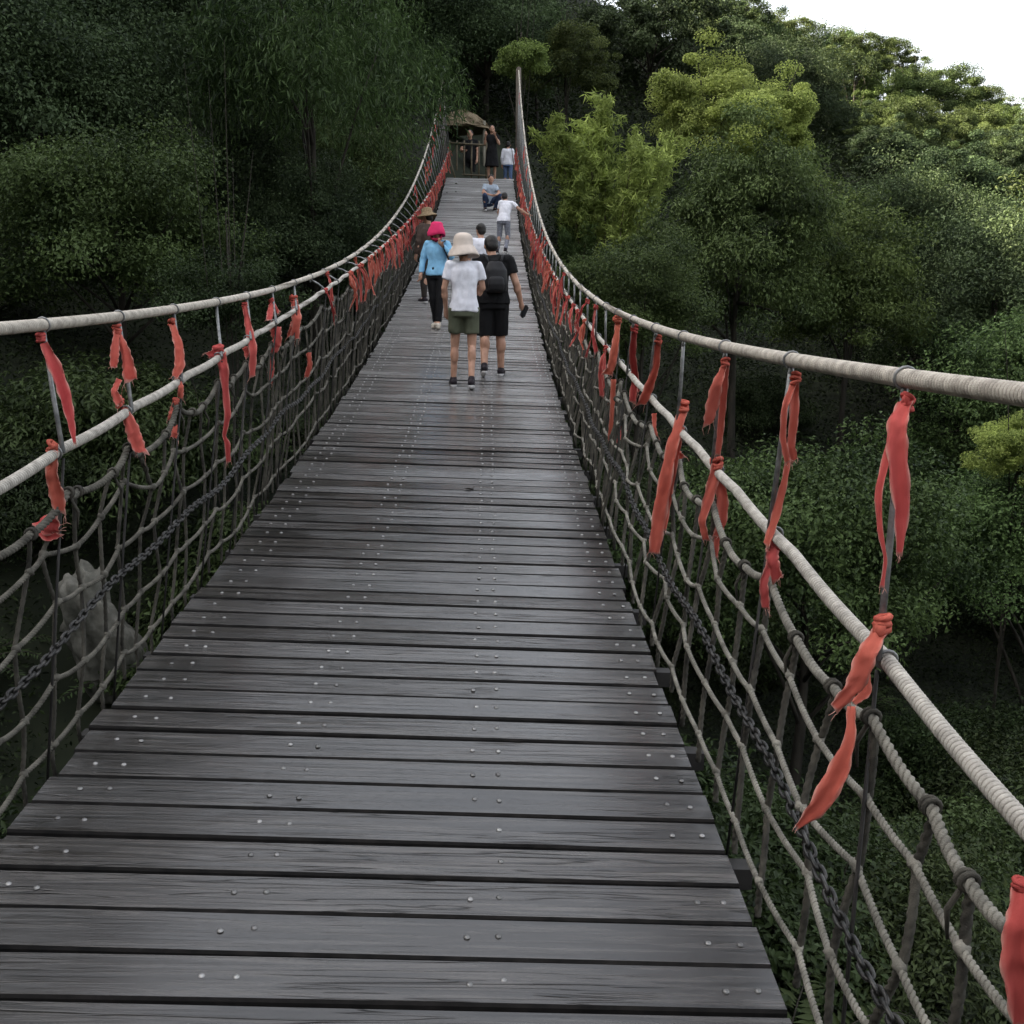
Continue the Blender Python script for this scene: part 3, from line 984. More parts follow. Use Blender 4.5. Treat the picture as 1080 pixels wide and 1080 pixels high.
def build_ribbons():
    R = HANG[1]; Lh = HANG[-1]; RF = HFOOT[1]; LF = HFOOT[-1]
    GR = 'red ribbons tied along the right rail'; GL = 'red ribbons tied along the left rail'
    nr = near_ribbon
    nr(R[0], [(1076, 935, 9)], [[(1076, 935, 14), (1073, 975, 26), (1071, 1020, 30), (1078, 1085, 26)], [(1080, 950, 10), (1083, 1010, 22), (1086, 1080, 20)]],
       'wide red ribbon at the right edge of the view hanging past the thin net rope', GR, 1)
    nr(R[1], [(957, 424, 8)], [[(955, 424, 16), (946, 446, 22), (946, 480, 22), (951, 540, 20), (948, 586, 7)], [(951, 440, 9), (937, 475, 11), (926, 520, 8), (928, 560, 6), (934, 590, 4), (930, 620, 6)]],
       'long red ribbon knotted under the thick right cable on the rod nearest the viewer', GR, 2)
    nr(RF[1], [(931, 658, 10)], [[(930, 660, 18), (914, 690, 22), (903, 722, 22), (880, 748, 14)], [(912, 700, 10), (914, 730, 12), (900, 742, 8)], [(898, 745, 10), (897, 780, 14), (884, 815, 24), (862, 852, 22), (840, 873, 6)]],
       'red ribbon with a long blade shaped tail tied to the nearest right handrail knot', GR, 3)
    nr(R[2], [(839, 399, 6)], [[(838, 402, 8), (827, 430, 7), (825, 462, 8), (831, 488, 7)], [(838, 402, 9), (837, 440, 12), (834, 470, 10), (838, 486, 8)], [(833, 470, 7), (828, 505, 8), (818, 545, 10), (808, 576, 10)]],
       'narrow red ribbon running down the second nearest rod on the right', GR, 4)
    nr(RF[2], [(818, 572, 7)], [[(816, 572, 14), (814, 590, 14), (820, 612, 16)], [(812, 592, 9), (805, 615, 10), (808, 642, 10)]],
       'short red ribbon bunched on the handrail at the second nearest right rod', GR, 5)
    nr(R[3], [(765, 383, 5)], [[(764, 384, 7), (756, 405, 13), (751, 430, 15), (747, 448, 13)], [(766, 384, 7), (763, 420, 10), (760, 455, 8), (757, 480, 6)]],
       'red ribbon with a square cut tail below the right cable', GR, 6)
    nr(RF[3], [(757, 489, 6)], [[(756, 490, 13), (749, 520, 12), (740, 550, 10), (745, 570, 8)], [(756, 495, 11), (762, 525, 13), (762, 550, 11), (755, 566, 8)], [(757, 540, 8), (757, 565, 9), (754, 588, 8)]],
       'three tailed red ribbon drooping from the handrail under the square cut one', GR, 7)
    nr(RF[4], [(721, 428, 6)], [[(720, 432, 11), (708, 470, 16), (699, 520, 17), (693, 560, 15), (690, 584, 13)], [(718, 450, 8), (712, 480, 10), (703, 530, 10), (700, 560, 8)], [(713, 478, 12), (718, 484, 12)]],
       'longest red ribbon hanging from a bare upper rod on the right', GR, 8)
    nr(R[5], [(694, 358, 4)], [[(694, 360, 7), (692, 388, 9), (684, 410, 11), (676, 427, 12)], [(690, 436, 6), (690, 450, 5), (692, 460, 5)]],
       'red ribbon slanting across the right handrail just before the long bare rod', GR, 9)
    nr(R[6], [(669, 347, 4)], [[(669, 349, 7), (667, 375, 8), (670, 398, 10), (667, 425, 9)], [(670, 398, 7), (675, 412, 8)]],
       'red ribbon wrapped down its rod, sixth from the viewer on the right', GR, 10)
    nr(R[7], [(652, 337, 4)], [[(652, 340, 7), (649, 365, 9), (644, 388, 10), (640, 395, 12)], [(647, 400, 6), (645, 440, 6), (644, 466, 7)]],
       'red ribbon with a thin tail reaching down to the net top on the right', GR, 12)
    nr(R[7], [(658, 452, 3)], [[(660, 452, 6), (653, 460, 8), (650, 467, 7)]],
       'small red scrap tied to the second net rope on the right', GR, 13)
    nr(Lh[3], [(43, 356, 5)], [[(46, 362, 8), (58, 388, 15), (69, 420, 15), (75, 445, 8), (79, 468, 3)]],
       'red ribbon blowing sideways from the left cable on the nearest left rod', GL, 21)
    nr(LF[3], [(55, 472, 6)], [[(56, 476, 10), (54, 500, 15), (60, 522, 16), (63, 540, 13)]],
       'red ribbon wrapped on the left handrail at the nearest left rod', GL, 22)
    nr(LF[3], [(50, 552, 5)], [[(42, 548, 18), (50, 556, 22), (62, 552, 18)], [(40, 558, 14), (50, 568, 10), (60, 562, 12)]],
       'pinkish flower like bow of ribbon on the left net top', GL, 23)
    nr(Lh[4], [(123, 347, 5)], [[(123, 350, 8), (121, 370, 10), (120, 388, 8)], [(125, 352, 6), (133, 375, 13), (138, 402, 15)]],
       'two tailed red ribbon under the left cable on the second left rod', GL, 24)
    nr(LF[4], [(126, 424, 5)], [[(126, 400, 6), (120, 412, 8), (126, 426, 10)], [(130, 430, 8), (138, 448, 14), (143, 462, 18), (150, 478, 16)]],
       'red ribbon ending in a loose bow below the second left rod', GL, 25)
    nr(Lh[5], [(181, 340, 4)], [[(182, 343, 7), (189, 365, 12), (190, 385, 11), (184, 398, 7)], [(186, 398, 6), (191, 408, 7), (190, 420, 6)]],
       'red ribbon bowed out from the third left rod above the handrail', GL, 26)
    nr(LF[5], [(186, 424, 4)], [[(186, 426, 9), (182, 436, 10), (180, 443, 7)], [(185, 448, 6), (185, 456, 9), (184, 462, 8)]],
       'short red ribbon under the handrail at the third left rod', GL, 27)
    nr(Lh[6], [(230, 370, 6)], [[(229, 370, 9), (219, 375, 8)], [(232, 374, 14), (236, 388, 10), (237, 408, 8), (240, 438, 8), (236, 460, 4), (240, 468, 6), (241, 488, 5)]],
       'tangled red ribbon with one long thin tail at the fourth left rod', GL, 28)
    nr(Lh[7], [(258, 322, 3)], [[(258, 324, 6), (262, 345, 8), (267, 368, 9), (266, 398, 8)], [(258, 366, 6), (262, 376, 8)]],
       'red ribbon crossing the handrail at the fifth left rod', GL, 29)
    nr(Lh[8], [(286, 318, 3)], [[(286, 320, 6), (284, 338, 8)], [(288, 320, 4), (294, 330, 4)], [(290, 345, 12), (292, 360, 12), (288, 372, 8)], [(286, 366, 6), (286, 385, 7), (285, 405, 7)]],
       'ragged red ribbon in pieces at the sixth left rod', GL, 30)
    nr(Lh[9], [(310, 316, 4)], [[(310, 318, 8), (313, 335, 11), (311, 358, 10)], [(310, 340, 6), (306, 355, 7)], [(325, 372, 6), (327, 385, 6), (323, 398, 5)]],
       'full red ribbon with a stray tail at the seventh left rod', GL, 31)
    seed = 100
    for s, hs, start, lab, gr in ((1, R, 8, 'small red cloth ribbon in the dense far row on the right rail', 'small red ribbons crowding the far right rail'),
                                  (-1, Lh, 10, 'small red cloth ribbon in the dense far row on the left rail', 'small red ribbons crowding the far left rail')):
        for i, Y in enumerate(hs[start:]):
            k = 1 if i < 2 else (2 if Y < 12 else 3)
            for q in range(k):
                seed += 1
                yy = Y+(0 if q == 0 else random.uniform(.1, .6))
                if yy > Y1-.4: continue
                w = None if q == 0 else random.choice([.97, 1.0, 1.03])
                rail_ribbon(s, yy, seed, lab, gr, where=w if q else None, scale=1.0 if Y < 14 else 1.05)

# ---------------------------------------------------------------- people
def shape_cap(p0, p1, r0, r1, n=10):
    p0 = np.array(p0, float); p1 = np.array(p1, float)
    d = p1-p0; L = np.linalg.norm(d)+1e-9; t = d/L
    pts = []; rad = []
    for k in range(4): a = math.pi/2*(k/4); pts.append(p0-t*r0*math.cos(a)); rad.append(max(r0*math.sin(a), .0012))
    for u in (0, .33, .66, 1): pts.append(p0+d*u); rad.append(r0+(r1-r0)*u)
    for k in range(1, 5): a = math.pi/2*(k/4); pts.append(p1+t*r1*math.sin(a)); rad.append(max(r1*math.cos(a), .0012))
    r_ = tube(np.array(pts), np.array(rad), n); GROOVE.pop(); return r_

def shape_cone(p0, p1, r0, r1, n=14):
    p0 = np.array(p0, float); p1 = np.array(p1, float); u = np.linspace(0, 1, 5)[:, None]
    r_ = tube(p0+(p1-p0)*u, r0+(r1-r0)*u[:, 0], n); GROOVE.pop(); return r_

def shape_ell(c, r, rot=None):
    V, Fs = blob((0, 0, 0), r, 0, 0, 3)
    V = np.array(V)
    if rot is not None: V = V @ np.asarray(rot).T
    return V+np.array(c), Fs

def shape_loft(secs, n=20):
    """secs: (cx, cy, z, rx, ry) from bottom to top"""
    V = []; Fs = []
    for (cx, cy, z, rx, ry) in secs:
        for i in range(n):
            a = 2*math.pi*i/n
            V.append((cx+rx*math.copysign(abs(math.cos(a))**.85, math.cos(a)), cy+ry*math.copysign(abs(math.sin(a))**.85, math.sin(a)), z))
    m = len(secs)
    for k in range(m-1):
        for i in range(n): Fs.append((k*n+i, k*n+(i+1) % n, (k+1)*n+(i+1) % n, (k+1)*n+i))
    Fs.append(tuple(range(n-1, -1, -1))); Fs.append(tuple(range((m-1)*n, m*n)))
    return np.array(V), Fs

def fuse(name, shapes, voxel, mat, parent, smooth=4, folds=0.0, seed=0, xf=None):
    """one continuous surface out of overlapping closed shapes"""
    mb = MB()
    for V, Fs in shapes:
        if xf is not None: V = xf(np.asarray(V, float))
        mb.add(V, Fs)
    me = mesh_np(name+'_raw', np.concatenate(mb.V), mb.F)
    o = bpy.data.objects.new(name+'_raw', me); COL.objects.link(o)
    r = o.modifiers.new('r', 'REMESH'); r.mode = 'VOXEL'; r.voxel_size = voxel; r.use_smooth_shade = True
    sm = o.modifiers.new('s', 'SMOOTH'); sm.iterations = smooth; sm.factor = .5
    dg = bpy.context.evaluated_depsgraph_get()
    me2 = bpy.data.meshes.new_from_object(o.evaluated_get(dg))
    bpy.data.objects.remove(o); bpy.data.meshes.remove(me)
    if folds:
        n = len(me2.vertices)
        co = np.empty(n*3, np.float32); me2.vertices.foreach_get('co', co); co = co.reshape(-1, 3)
        nm = np.array([v.normal for v in me2.vertices])
        d = np.array([mnoise.noise(Vector((c[0]*11, c[1]*11, c[2]*6+seed)))+.5*mnoise.noise(Vector((c[0]*24+5, c[1]*24, c[2]*14+seed))) for c in co])
        co = co+nm*(d*folds)[:, None]
        me2.vertices.foreach_set('co', co.astype(np.float32).ravel()); me2.update()
    me2.materials.clear(); me2.materials.append(mat)
    me2.polygons.foreach_set('use_smooth', np.ones(len(me2.polygons), bool))
    me2.name = name
    return link(name, me2, parent)

BASE = dict(pelvis=(0, 0, .93), chest=(0, .0, 1.26), neck=(0, -.01, 1.43), head=(0, .025, 1.575),
            shL=(-.165, -.01, 1.385), shR=(.165, -.01, 1.385), elL=(-.215, -.02, 1.12), elR=(.215, -.02, 1.12),
            wrL=(-.225, .06, .89), wrR=(.225, .06, .89), hiL=(-.088, 0, .90), hiR=(.088, 0, .90),
            knL=(-.095, .03, .49), knR=(.095, .03, .49), anL=(-.095, -.01, .085), anR=(.095, -.01, .085),
            toL=(-.11, .17, .03), toR=(.11, .17, .03), face=(0, 1, 0))

def person(loc, rz, H, label, pose=None, female=False, top='tee', top_mat=None, bottom='shorts', bot_mat=None, hair='short', hat=None, shoe_mat=None, sole_mat=None, hair_mat=None, skin=None, bulk=1.0):
    J = dict(BASE); J.update(pose or {})
    J = {k: np.array(v, float) for k, v in J.items()}
    root = empty('person', loc, rz, label=label, cat='person')
    k = H/1.70; root.scale = (k, k, k)
    skin = skin or M['skin']
    b = bulk*(.93 if female else 1.0)
    fd = unit(J['face']); head = J['head']
    sd = unit(np.cross(fd, [0, 0, 1.])); up = np.cross(sd, fd)
    Rh = np.stack([sd, fd, up], 1)
    hp = lambda x, y, z: head+Rh @ np.array([x, y, z])
    S = []
    pel, che, nek = J['pelvis'], J['chest'], J['neck']
    S.append(shape_cap(pel, che, .085*b, .085*b)); S.append(shape_cap(che, nek-[0, 0, .07], .085*b, .055*b))
    S.append(shape_cap(J['shL'], J['shR'], .046*b, .046*b))
    S.append(shape_cap(nek-[0, 0, .04], head-up*.05, .056*b, .050))
    S.append(shape_ell(head+up*.015, (.077, .096, .108), Rh)); S.append(shape_ell(hp(0, .032, -.052), (.055, .058, .062), Rh))
    S.append(shape_cap(hp(0, .088, .012), hp(0, .112, -.022), .010, .015)); S.append(shape_cap(hp(-.022, .086, -.062), hp(.022, .086, -.062), .009, .009))
    for q in (-1, 1):
        S.append(shape_ell(hp(q*.079, -.004, -.005), (.011, .024, .034), Rh))
        S.append(shape_cap(hp(q*.018, .088, .028), hp(q*.045, .076, .026), .009, .008))
    for c in 'LR':
        sh, el, wr = J['sh'+c], J['el'+c], J['wr'+c]; hi, kn, an, to = J['hi'+c], J['kn'+c], J['an'+c], J['to'+c]
        S.append(shape_cap(sh, el, .046*b, .040*b)); S.append(shape_cap(el, wr, .041*b, .027*b))
        m = el+(wr-el)*.3; S.append(shape_ell(m, (.043*b, .043*b, .07)))
        # hand: palm, four unequal bent fingers and a thumb from the side of the palm
        d = unit(wr-el) if 'hd'+c not in J else unit(J['hd'+c]-wr)
        side = unit(np.cross(d, [0, 0, 1.]) if abs(d[2]) < .9 else np.cross(d, [1., 0, 0]))
        nn = np.cross(side, d)
        pc = wr+d*.055
        S.append(shape_cap(wr+d*.015, wr+d*.085, .030, .034))
        for fi, (o_, L) in enumerate(((-.027, .066), (-.009, .076), (.009, .072), (.026, .056))):
            a0 = wr+d*.085+side*o_; a1 = a0+d*L*.55+nn*.012; a2 = a1+d*L*.35+nn*.03
            S.append(shape_cap(a0, a1, .0105, .0095, 8)); S.append(shape_cap(a1, a2, .0095, .008, 8))
        a0 = wr+d*.03+side*-.028; a1 = a0+d*.035-side*.026+nn*.01; a2 = a1+d*.028-side*.004+nn*.012
        S.append(shape_cap(a0, a1, .012, .0105, 8)); S.append(shape_cap(a1, a2, .0105, .009, 8))
        S.append(shape_cap(hi, kn, .084*b, .055*b)); S.append(shape_cap(kn, an, .053*b, .036*b))
        ms = kn+(an-kn)*.28-unit(J['face'])*.018; S.append(shape_ell(ms, (.054*b, .056*b, .11)))
        S.append(shape_cap(an, an*.35+to*.65, .036, .034)); S.append(shape_cap(an-[0, 0, .03], an+(an-to)*.2-[0, 0, .04], .034, .03))
        # shoe
        fdv = to-an; fdv[2] = 0; fdv = unit(fdv)
        heel = an-fdv*.055; pitch_ = (to[2]-.03)-(an[2]-.085)
        a = np.array([heel[0], heel[1], an[2]-.035]); bq = np.array([to[0], to[1], to[2]+.015])
        sh_ = fuse('shoe', [shape_cap(a, a+(bq-a)*.55, .043, .045), shape_cap(a+(bq-a)*.5, bq, .045, .038), shape_cap(an-[0, 0, .03], an+[0, 0, .01], .045, .043)], .013, shoe_mat, root, 3)
        so = fuse('sole', [shape_cap(a-[0, 0, .035], bq-[0, 0, .026], .037, .037)], .012, sole_mat or shoe_mat, sh_, 2)
        zmin = None
    fuse('body', S, .0105, skin, root, 4)
    # ---- top
    ca, sa = J['chest'], J['pelvis']
    ax = lambda u: sa+(nek-sa)*u
    rx = (.150 if female else .165)*bulk; ry = (.112 if female else .118)*bulk
    def torso_loft(u0, widen=1.0, flare=0.0):
        secs = []
        for u, fx, fy in ((u0, 1.0+flare, 1.06+flare), (.03, 1.0+flare*.8, 1.05+flare*.8), (.16, .98, 1.05), (.35, .93 if female else .97, .98), (.62, 1.05, 1.05), (.80, 1.10, .98), (.93, .85, .75), (1.0, .42, .52)):
            if u < u0: continue
            c = ax(u); secs.append((c[0], c[1], c[2], rx*fx*widen, ry*fy*widen))
        return shape_loft(secs)
    if top:
        S = [torso_loft(-.13 if top != 'dress' else -.1, flare=.13)]
        for c in 'LR':
            sh, el, wr = J['sh'+c], J['el'+c], J['wr'+c]
            if c == 'L': S.append(shape_cap(J['shL'], J['shR'], .060*b, .060*b))
            S.append(shape_ell(sh*.95+nek*.05, (.063*b, .062*b, .058*b)))
            if top == 'long':
                S.append(shape_cone(sh, el, .062*b, .055*b)); S.append(shape_ell(el, (.056*b,)*3)); S.append(shape_cone(el, el+(wr-el)*.97, .056*b, .043*b))
            else:
                S.append(shape_cone(sh, sh+(el-sh)*.62, .060*b, .064*b))
        if top == 'dress':
            p = pel
            S.append(shape_loft([(p[0], p[1], p[2]-.46, .22, .19), (p[0], p[1], p[2]-.2, .19, .15), (p[0], p[1], p[2]+.02, .165, .125)]))
        fuse({'tee': 't_shirt', 'long': 'shirt', 'dress': 'dress'}[top], S, .012, top_mat, root, 3, .012, len(label))
    # ---- bottom
    if bottom:
        S = [shape_loft([(pel[0], pel[1], pel[2]-.12, rx*1.0, ry*1.02), (pel[0], pel[1], pel[2]-.02, rx*1.03, ry*1.08), (pel[0]+(che-pel)[0]*.2, pel[1]+(che-pel)[1]*.2, pel[2]+.08, rx*.93, ry*.96)])]
        if bottom == 'squat': S = [shape_ell(pel, (rx*1.05, ry*1.15, .13))]
        for c in 'LR':
            hi, kn, an = J['hi'+c], J['kn'+c], J['an'+c]
            if bottom == 'shorts':
                S.append(shape_cone(hi+[0, 0, .02], hi+(kn-hi)*.66, .100*b, .096*b))
            elif bottom == 'long_shorts':
                S.append(shape_cone(hi+[0, 0, .02], kn+(hi-kn)*.02, .100*b, .086*b))
            else:
                S.append(shape_cone(hi+[0, 0, .02], kn, .098*b, .070*b)); S.append(shape_ell(kn, (.070*b,)*3)); S.append(shape_cone(kn, an+(kn-an)*.05, .069*b, .052*b))
        fuse('shorts' if 'shorts' in bottom else 'trousers', S, .012, bot_mat, root, 3, .010, len(label)+5)
    # ---- hair
    hm = hair_mat or M['hair']
    if hair:
        S = [shape_ell(hp(0, -.014, .035), (.085, .098, .098), Rh), shape_ell(hp(0, -.045, -.01), (.078, .066, .075), Rh)]
        if hair == 'long':
            S += [shape_cap(hp(0, -.06, -.02), hp(0, -.085, -.19), .075, .055), shape_cap(hp(-.06, -.02, -.02), hp(-.06, -.05, -.14), .035, .03), shape_cap(hp(.06, -.02, -.02), hp(.06, -.05, -.14), .035, .03)]
        fuse('hair', S, .011, hm, root, 2, .005, 3)
    # ---- hat
    if hat:
        kind, hmat = hat
        prof = {'bucket': [(.182, -.095), (.176, -.078), (.128, .0), (.114, .02), (.112, .075), (.104, .115), (.082, .142), (.045, .156), (.002, .16)],
                'sun': [(.150, -.075), (.150, -.03), (.128, .035), (.106, .075), (.098, .12), (.07, .14), (.002, .145)],
                'straw': [(.185, -.02), (.18, -.008), (.11, .045), (.103, .06), (.092, .13), (.06, .15), (.002, .152)]}[kind]
        V = []; Fs = []; n = 28
        for (r, z) in prof:
            for i in range(n):
                t = 2*math.pi*i/n; wv = 1+.05*math.sin(3*t+1)*(r > .12)
                V.append(hp(r*math.cos(t)*wv, r*1.08*math.sin(t)*wv-.005, z+.025-.016*math.sin(2*t)*(r > .12)))
        inner = len(V)
        for (r, z) in prof:
            for i in range(n):
                t = 2*math.pi*i/n; wv = 1+.05*math.sin(3*t+1)*(r > .12)
                V.append(hp(max(r-.006, .001)*math.cos(t)*wv, max(r-.006, .001)*1.08*math.sin(t)*wv-.005, z+.019-.016*math.sin(2*t)*(r > .12)))
        for q in range(len(prof)-1):
            for i in range(n):
                f = (q*n+i, q*n+(i+1) % n, (q+1)*n+(i+1) % n, (q+1)*n+i)
                Fs.append(f); Fs.append(tuple(x+inner for x in f[::-1]))
        for i in range(n): Fs.append((i, i+inner, (i+1) % n+inner, (i+1) % n))
        link('hat', mesh_np('hat', np.array(V), Fs, hmat, True), root)
    return root, J, hp

def world_of(root, p):
    k = root.scale[0]; c, s = math.cos(root.rotation_euler[2]), math.sin(root.rotation_euler[2])
    p = np.array(p)*k
    return np.array([c*p[0]-s*p[1], s*p[0]+c*p[1], p[2]])+np.array(root.location)

def height_from(feet, py_top, px):
    """stature that brings the top of the head to a row of the photograph"""
    return at(px, py_top, feet[1])[2]-feet[2]

def build_people():
    white = cloth('white_cotton', (.72, .72, .78)); olive = cloth('olive_cotton', (.085, .092, .062)); black = cloth('black_cotton', (.010, .010, .011))
    blue = cloth('blue_cotton', (.22, .46, .68)); pink = cloth('pink_cotton', (.62, .035, .13)); beige = cloth('beige_cotton', (.56, .48, .42))
    navy = cloth('navy_cotton', (.03, .045, .09)); grey = cloth('grey_cotton', (.22, .23, .27), var=.35, scale=25); pale = cloth('pale_blue_cotton', (.36, .42, .50))
    jeans = cloth('blue_denim', (.10, .15, .27)); shoe = cloth('dark_shoe', (.018, .014, .018), .6); sole = cloth('white_sole', (.55, .54, .54), .6); cream = cloth('cream_shoe', (.50, .45, .38), .6)
    straw = noisy_mat('straw_hat', (.17, .12, .07), (.32, .235, .14), 40, .9, bump=.6)
    # -- woman in white, walking away
    f = on_deck(489, 409)
    H = height_from(f, 247, 489)-.03
    w1, J, hp = person(f, .06, H, 'woman in white t shirt, olive shorts and pale bucket hat walking away', dict(
        knL=(-.10, .10, .49), anL=(-.115, .14, .09), toL=(-.13, .30, .035), knR=(.095, .03, .48), anR=(.085, -.12, .10), toR=(.10, .05, .03),
        elL=(-.225, .00, 1.13), wrL=(-.205, .10, .90), elR=(.215, .04, 1.14), wrR=(.12, .22, 1.06), neck=(0, .0, 1.43), head=(-.01, .04, 1.57)),
        True, 'tee', white, 'shorts', olive, 'short', ('bucket', beige), shoe, sole)
    # -- man in black with a backpack
    f = on_deck(519, 397)
    H = height_from(f, 246, 519)
    w2, J2, hp2 = person(f, .02, H, 'man in black t shirt and long black shorts wearing a backpack, walking away', dict(
        knL=(-.095, .00, .48), anL=(-.10, -.20, .135), toL=(-.11, -.05, .04), knR=(.10, .08, .49), anR=(.11, .10, .09), toR=(.14, .27, .035),
        elR=(.275, -.02, 1.13), wrR=(.345, .07, .90), elL=(-.22, .06, 1.15), wrL=(-.13, .25, 1.10), neck=(0, .015, 1.42), head=(-.025, .06, 1.555), face=(-.25, 1, -.25), shL=(-.185, -.01, 1.385), shR=(.185, -.01, 1.385)),
        False, 'tee', black, 'long_shorts', black, 'short', None, shoe, sole, bulk=1.14)
    pack = empty('backpack', world_of(w2, (0, -.2, .95)), w2.rotation_euler[2], label='black backpack worn on the back of the man in black', cat='backpack')
    k = w2.scale[0]; pack.scale = (k, k, k)
    pm = cloth('black_nylon', (.022, .022, .024), .5)
    o0 = np.array([0, -.2, .95])
    fuse('pack_body', [(np.array(v)-o0, q) for v, q in (shape_loft([(.035, -.165, 1.00, .125, .075), (.035, -.175, 1.10, .14, .085), (.03, -.17, 1.26, .135, .075), (.02, -.15, 1.36, .085, .05)]),)], .012, pm, pack, 6, .004)
    fuse('front_pocket', [(np.array(v)-o0, q) for v, q in (shape_loft([(.035, -.235, 1.02, .095, .035), (.035, -.25, 1.09, .10, .04), (.035, -.245, 1.16, .09, .035), (.035, -.235, 1.19, .06, .02)]),)], .011, pm, pack, 5, .003)
    for q in (-1, 1):
        mb = MB(); mb.tube(np.array([(.02+q*.07, -.13, 1.33), (.01+q*.10, -.10, 1.43), (q*.115, .02, 1.452), (q*.12, .12, 1.36), (q*.13, .12, 1.2)])-o0, .016, 8)
        mb.build('shoulder_strap', pm, pack)
    hand = world_of(w2, J2['wrR']+unit(J2['wrR']-J2['elR'])*.10)
    bm = bmesh.new(); bmesh.ops.create_cube(bm, size=1); bmesh.ops.scale(bm, vec=(.05, .09, .15), verts=bm.verts); bmesh.ops.bevel(bm, geom=bm.edges[:], offset=.015, segments=2, affect='EDGES')
    me = bpy.data.meshes.new('camera_case'); bm.to_mesh(me); bm.free(); me.materials.append(pm)
    ph = link('camera_case', me); ph.location = [float(v) for v in hand+np.array([.015, -.01, -.02])]; ph.rotation_euler = (.1, .35, .3)
    tag(ph, 'small black case held in the right hand of the man in black', 'camera case')
    # -- woman in blue walking towards the viewer
    f = on_deck(461, 346)
    H = height_from(f, 233, 461)-.05
    w3, J3, hp3 = person(f, math.pi-.12, H, 'woman in light blue shirt and bright pink sun hat walking towards the viewer', dict(
        knR=(.06, .02, .49), anR=(.03, -.06, .09), toR=(.05, .10, .03), knL=(-.07, .10, .49), anL=(-.04, .12, .085), toL=(-.05, .28, .03),
        elR=(.24, -.01, 1.13), wrR=(.26, .07, .90), elL=(-.25, .05, 1.18), wrL=(-.13, .17, 1.33)),
        True, 'long', blue, 'trousers', black, 'short', ('sun', pink), cream, cream, bulk=1.12)
    mb = MB(); mb.tube([hp3(-.05, .10, -.02-.10), hp3(0, .125, -.13), hp3(.05, .10, -.12)], .022, 8)
    mb.tube([hp3(-.085, .02, -.02), hp3(-.075, .06, -.10), hp3(0, .09, -.15), hp3(.075, .06, -.10), hp3(.085, .02, -.02)], .024, 8)
    mb.build('neck_scarf', cloth('dark_pink', (.30, .015, .05)), w3)
    mb = MB(); mb.tube([J3['shL']+[.02, .05, .05], J3['wrL']+[0, .03, .06], J3['wrL']+[-.02, .04, -.04], J3['wrL']+[-.10, .0, -.22]], .011, 6); mb.build('strap', black, w3)
    # -- dark haired child half hidden behind the man
    f = on_deck(507, 338)
    H = height_from(f, 235, 508)
    person(f, .05, min(H, 1.66), 'dark haired person in a white top mostly hidden behind the man in black', dict(head=(-.01, .035, 1.57), face=(-.5, 1, 0)), True, 'tee', white, 'trousers', navy, 'short', None, shoe, sole)
    # -- boy in white leaning to the right rail
    f = on_deck(530, 268)
    H = height_from(f, 203, 529)*1.05
    tgt = P_hand(1, f[1]+.25)
    lx = (tgt-f)/(H/1.7)
    person(f, -.12, H, 'person in white shirt and grey trousers leaning over to hold the right rail', dict(
        chest=(.07, .06, 1.24), neck=(.09, .12, 1.40), head=(.02, .19, 1.52), face=(-.2, 1, -.3), shL=(-.08, .09, 1.37), shR=(.25, .07, 1.35),
        elL=(-.14, .16, 1.11), wrL=(-.08, .30, .95), elR=(.45, .05, 1.18), wrR=(.66, .12, 1.07), pelvis=(.02, -.02, .92), hiL=(-.07, -.02, .9), hiR=(.11, -.02, .9),
        knL=(-.10, .08, .49), anL=(-.14, -.02, .085), toL=(-.15, .15, .03), knR=(.14, .05, .49), anR=(.10, -.22, .11), toR=(.12, -.06, .03)),
        False, 'tee', white, 'trousers', grey, 'short', None, shoe, sole)
    # -- boy squatting on the deck
    f = on_deck(517, 223)
    person(f, math.pi+.25, 1.66, 'young person in pale grey shirt squatting on the deck and facing the viewer', dict(
        pelvis=(0, -.16, .27), chest=(0, -.06, .56), neck=(0, .0, .73), head=(0, .06, .87), face=(0, 1, -.15), shL=(-.16, -.02, .69), shR=(.16, -.02, .69),
        elL=(-.24, .12, .48), wrL=(-.08, .26, .42), elR=(.24, .12, .48), wrR=(.08, .27, .42), hiL=(-.09, -.14, .26), hiR=(.09, -.14, .26),
        knL=(-.22, .24, .40), knR=(.22, .24, .40), anL=(-.14, -.02, .085), anR=(.14, -.02, .085), toL=(-.17, .16, .03), toR=(.17, .16, .03)),
        False, 'tee', pale, 'squat', navy, 'short', None, shoe, sole)
    # -- person with a straw hat at the left rail behind the pink hat
    f = np.array([-.72, 17.3, 0.0]); f[2] = float(deck_z(f[0], f[1])); a = at(452, 214, 17.3); f[0] = a[0]
    f[0] = max(f[0], -.98); H = max(1.3, a[2]-f[2]-.10)
    person(f, .5, min(H, 1.58), 'person in brown with a tan straw hat standing at the left rail', dict(head=(0, .05, 1.56), face=(-.4, 1, -.2)), False, 'long', cloth('brown_cotton', (.07, .05, .042)), 'trousers', cloth('dark_brown', (.03, .025, .022)), 'short', ('straw', straw), shoe, sole)
    # -- people on the landing
    z = LAND_Z
    p = at(536, 149, 37.6)
    person((p[0], 37.6, z), -.15, p[2]-z, 'person in white shirt and blue jeans on the landing beyond the deck', dict(anL=(-.1, .1, .09), toL=(-.12, .27, .03), knL=(-.1, .1, .49)), False, 'long', white, 'trousers', jeans, 'short', None, shoe, sole)
    p = at(519, 132, 35.9)
    person((p[0], 35.9, z), math.pi, p[2]-z, 'person in a long black dress standing at the top of the deck, hands raised', dict(
        elL=(-.22, .06, 1.14), wrL=(-.10, .22, 1.36), elR=(.22, .05, 1.14), wrR=(.20, .2, 1.33)), True, 'dress', black, None, None, 'long', None, shoe, shoe)
    p = at(496, 137, 38.4)
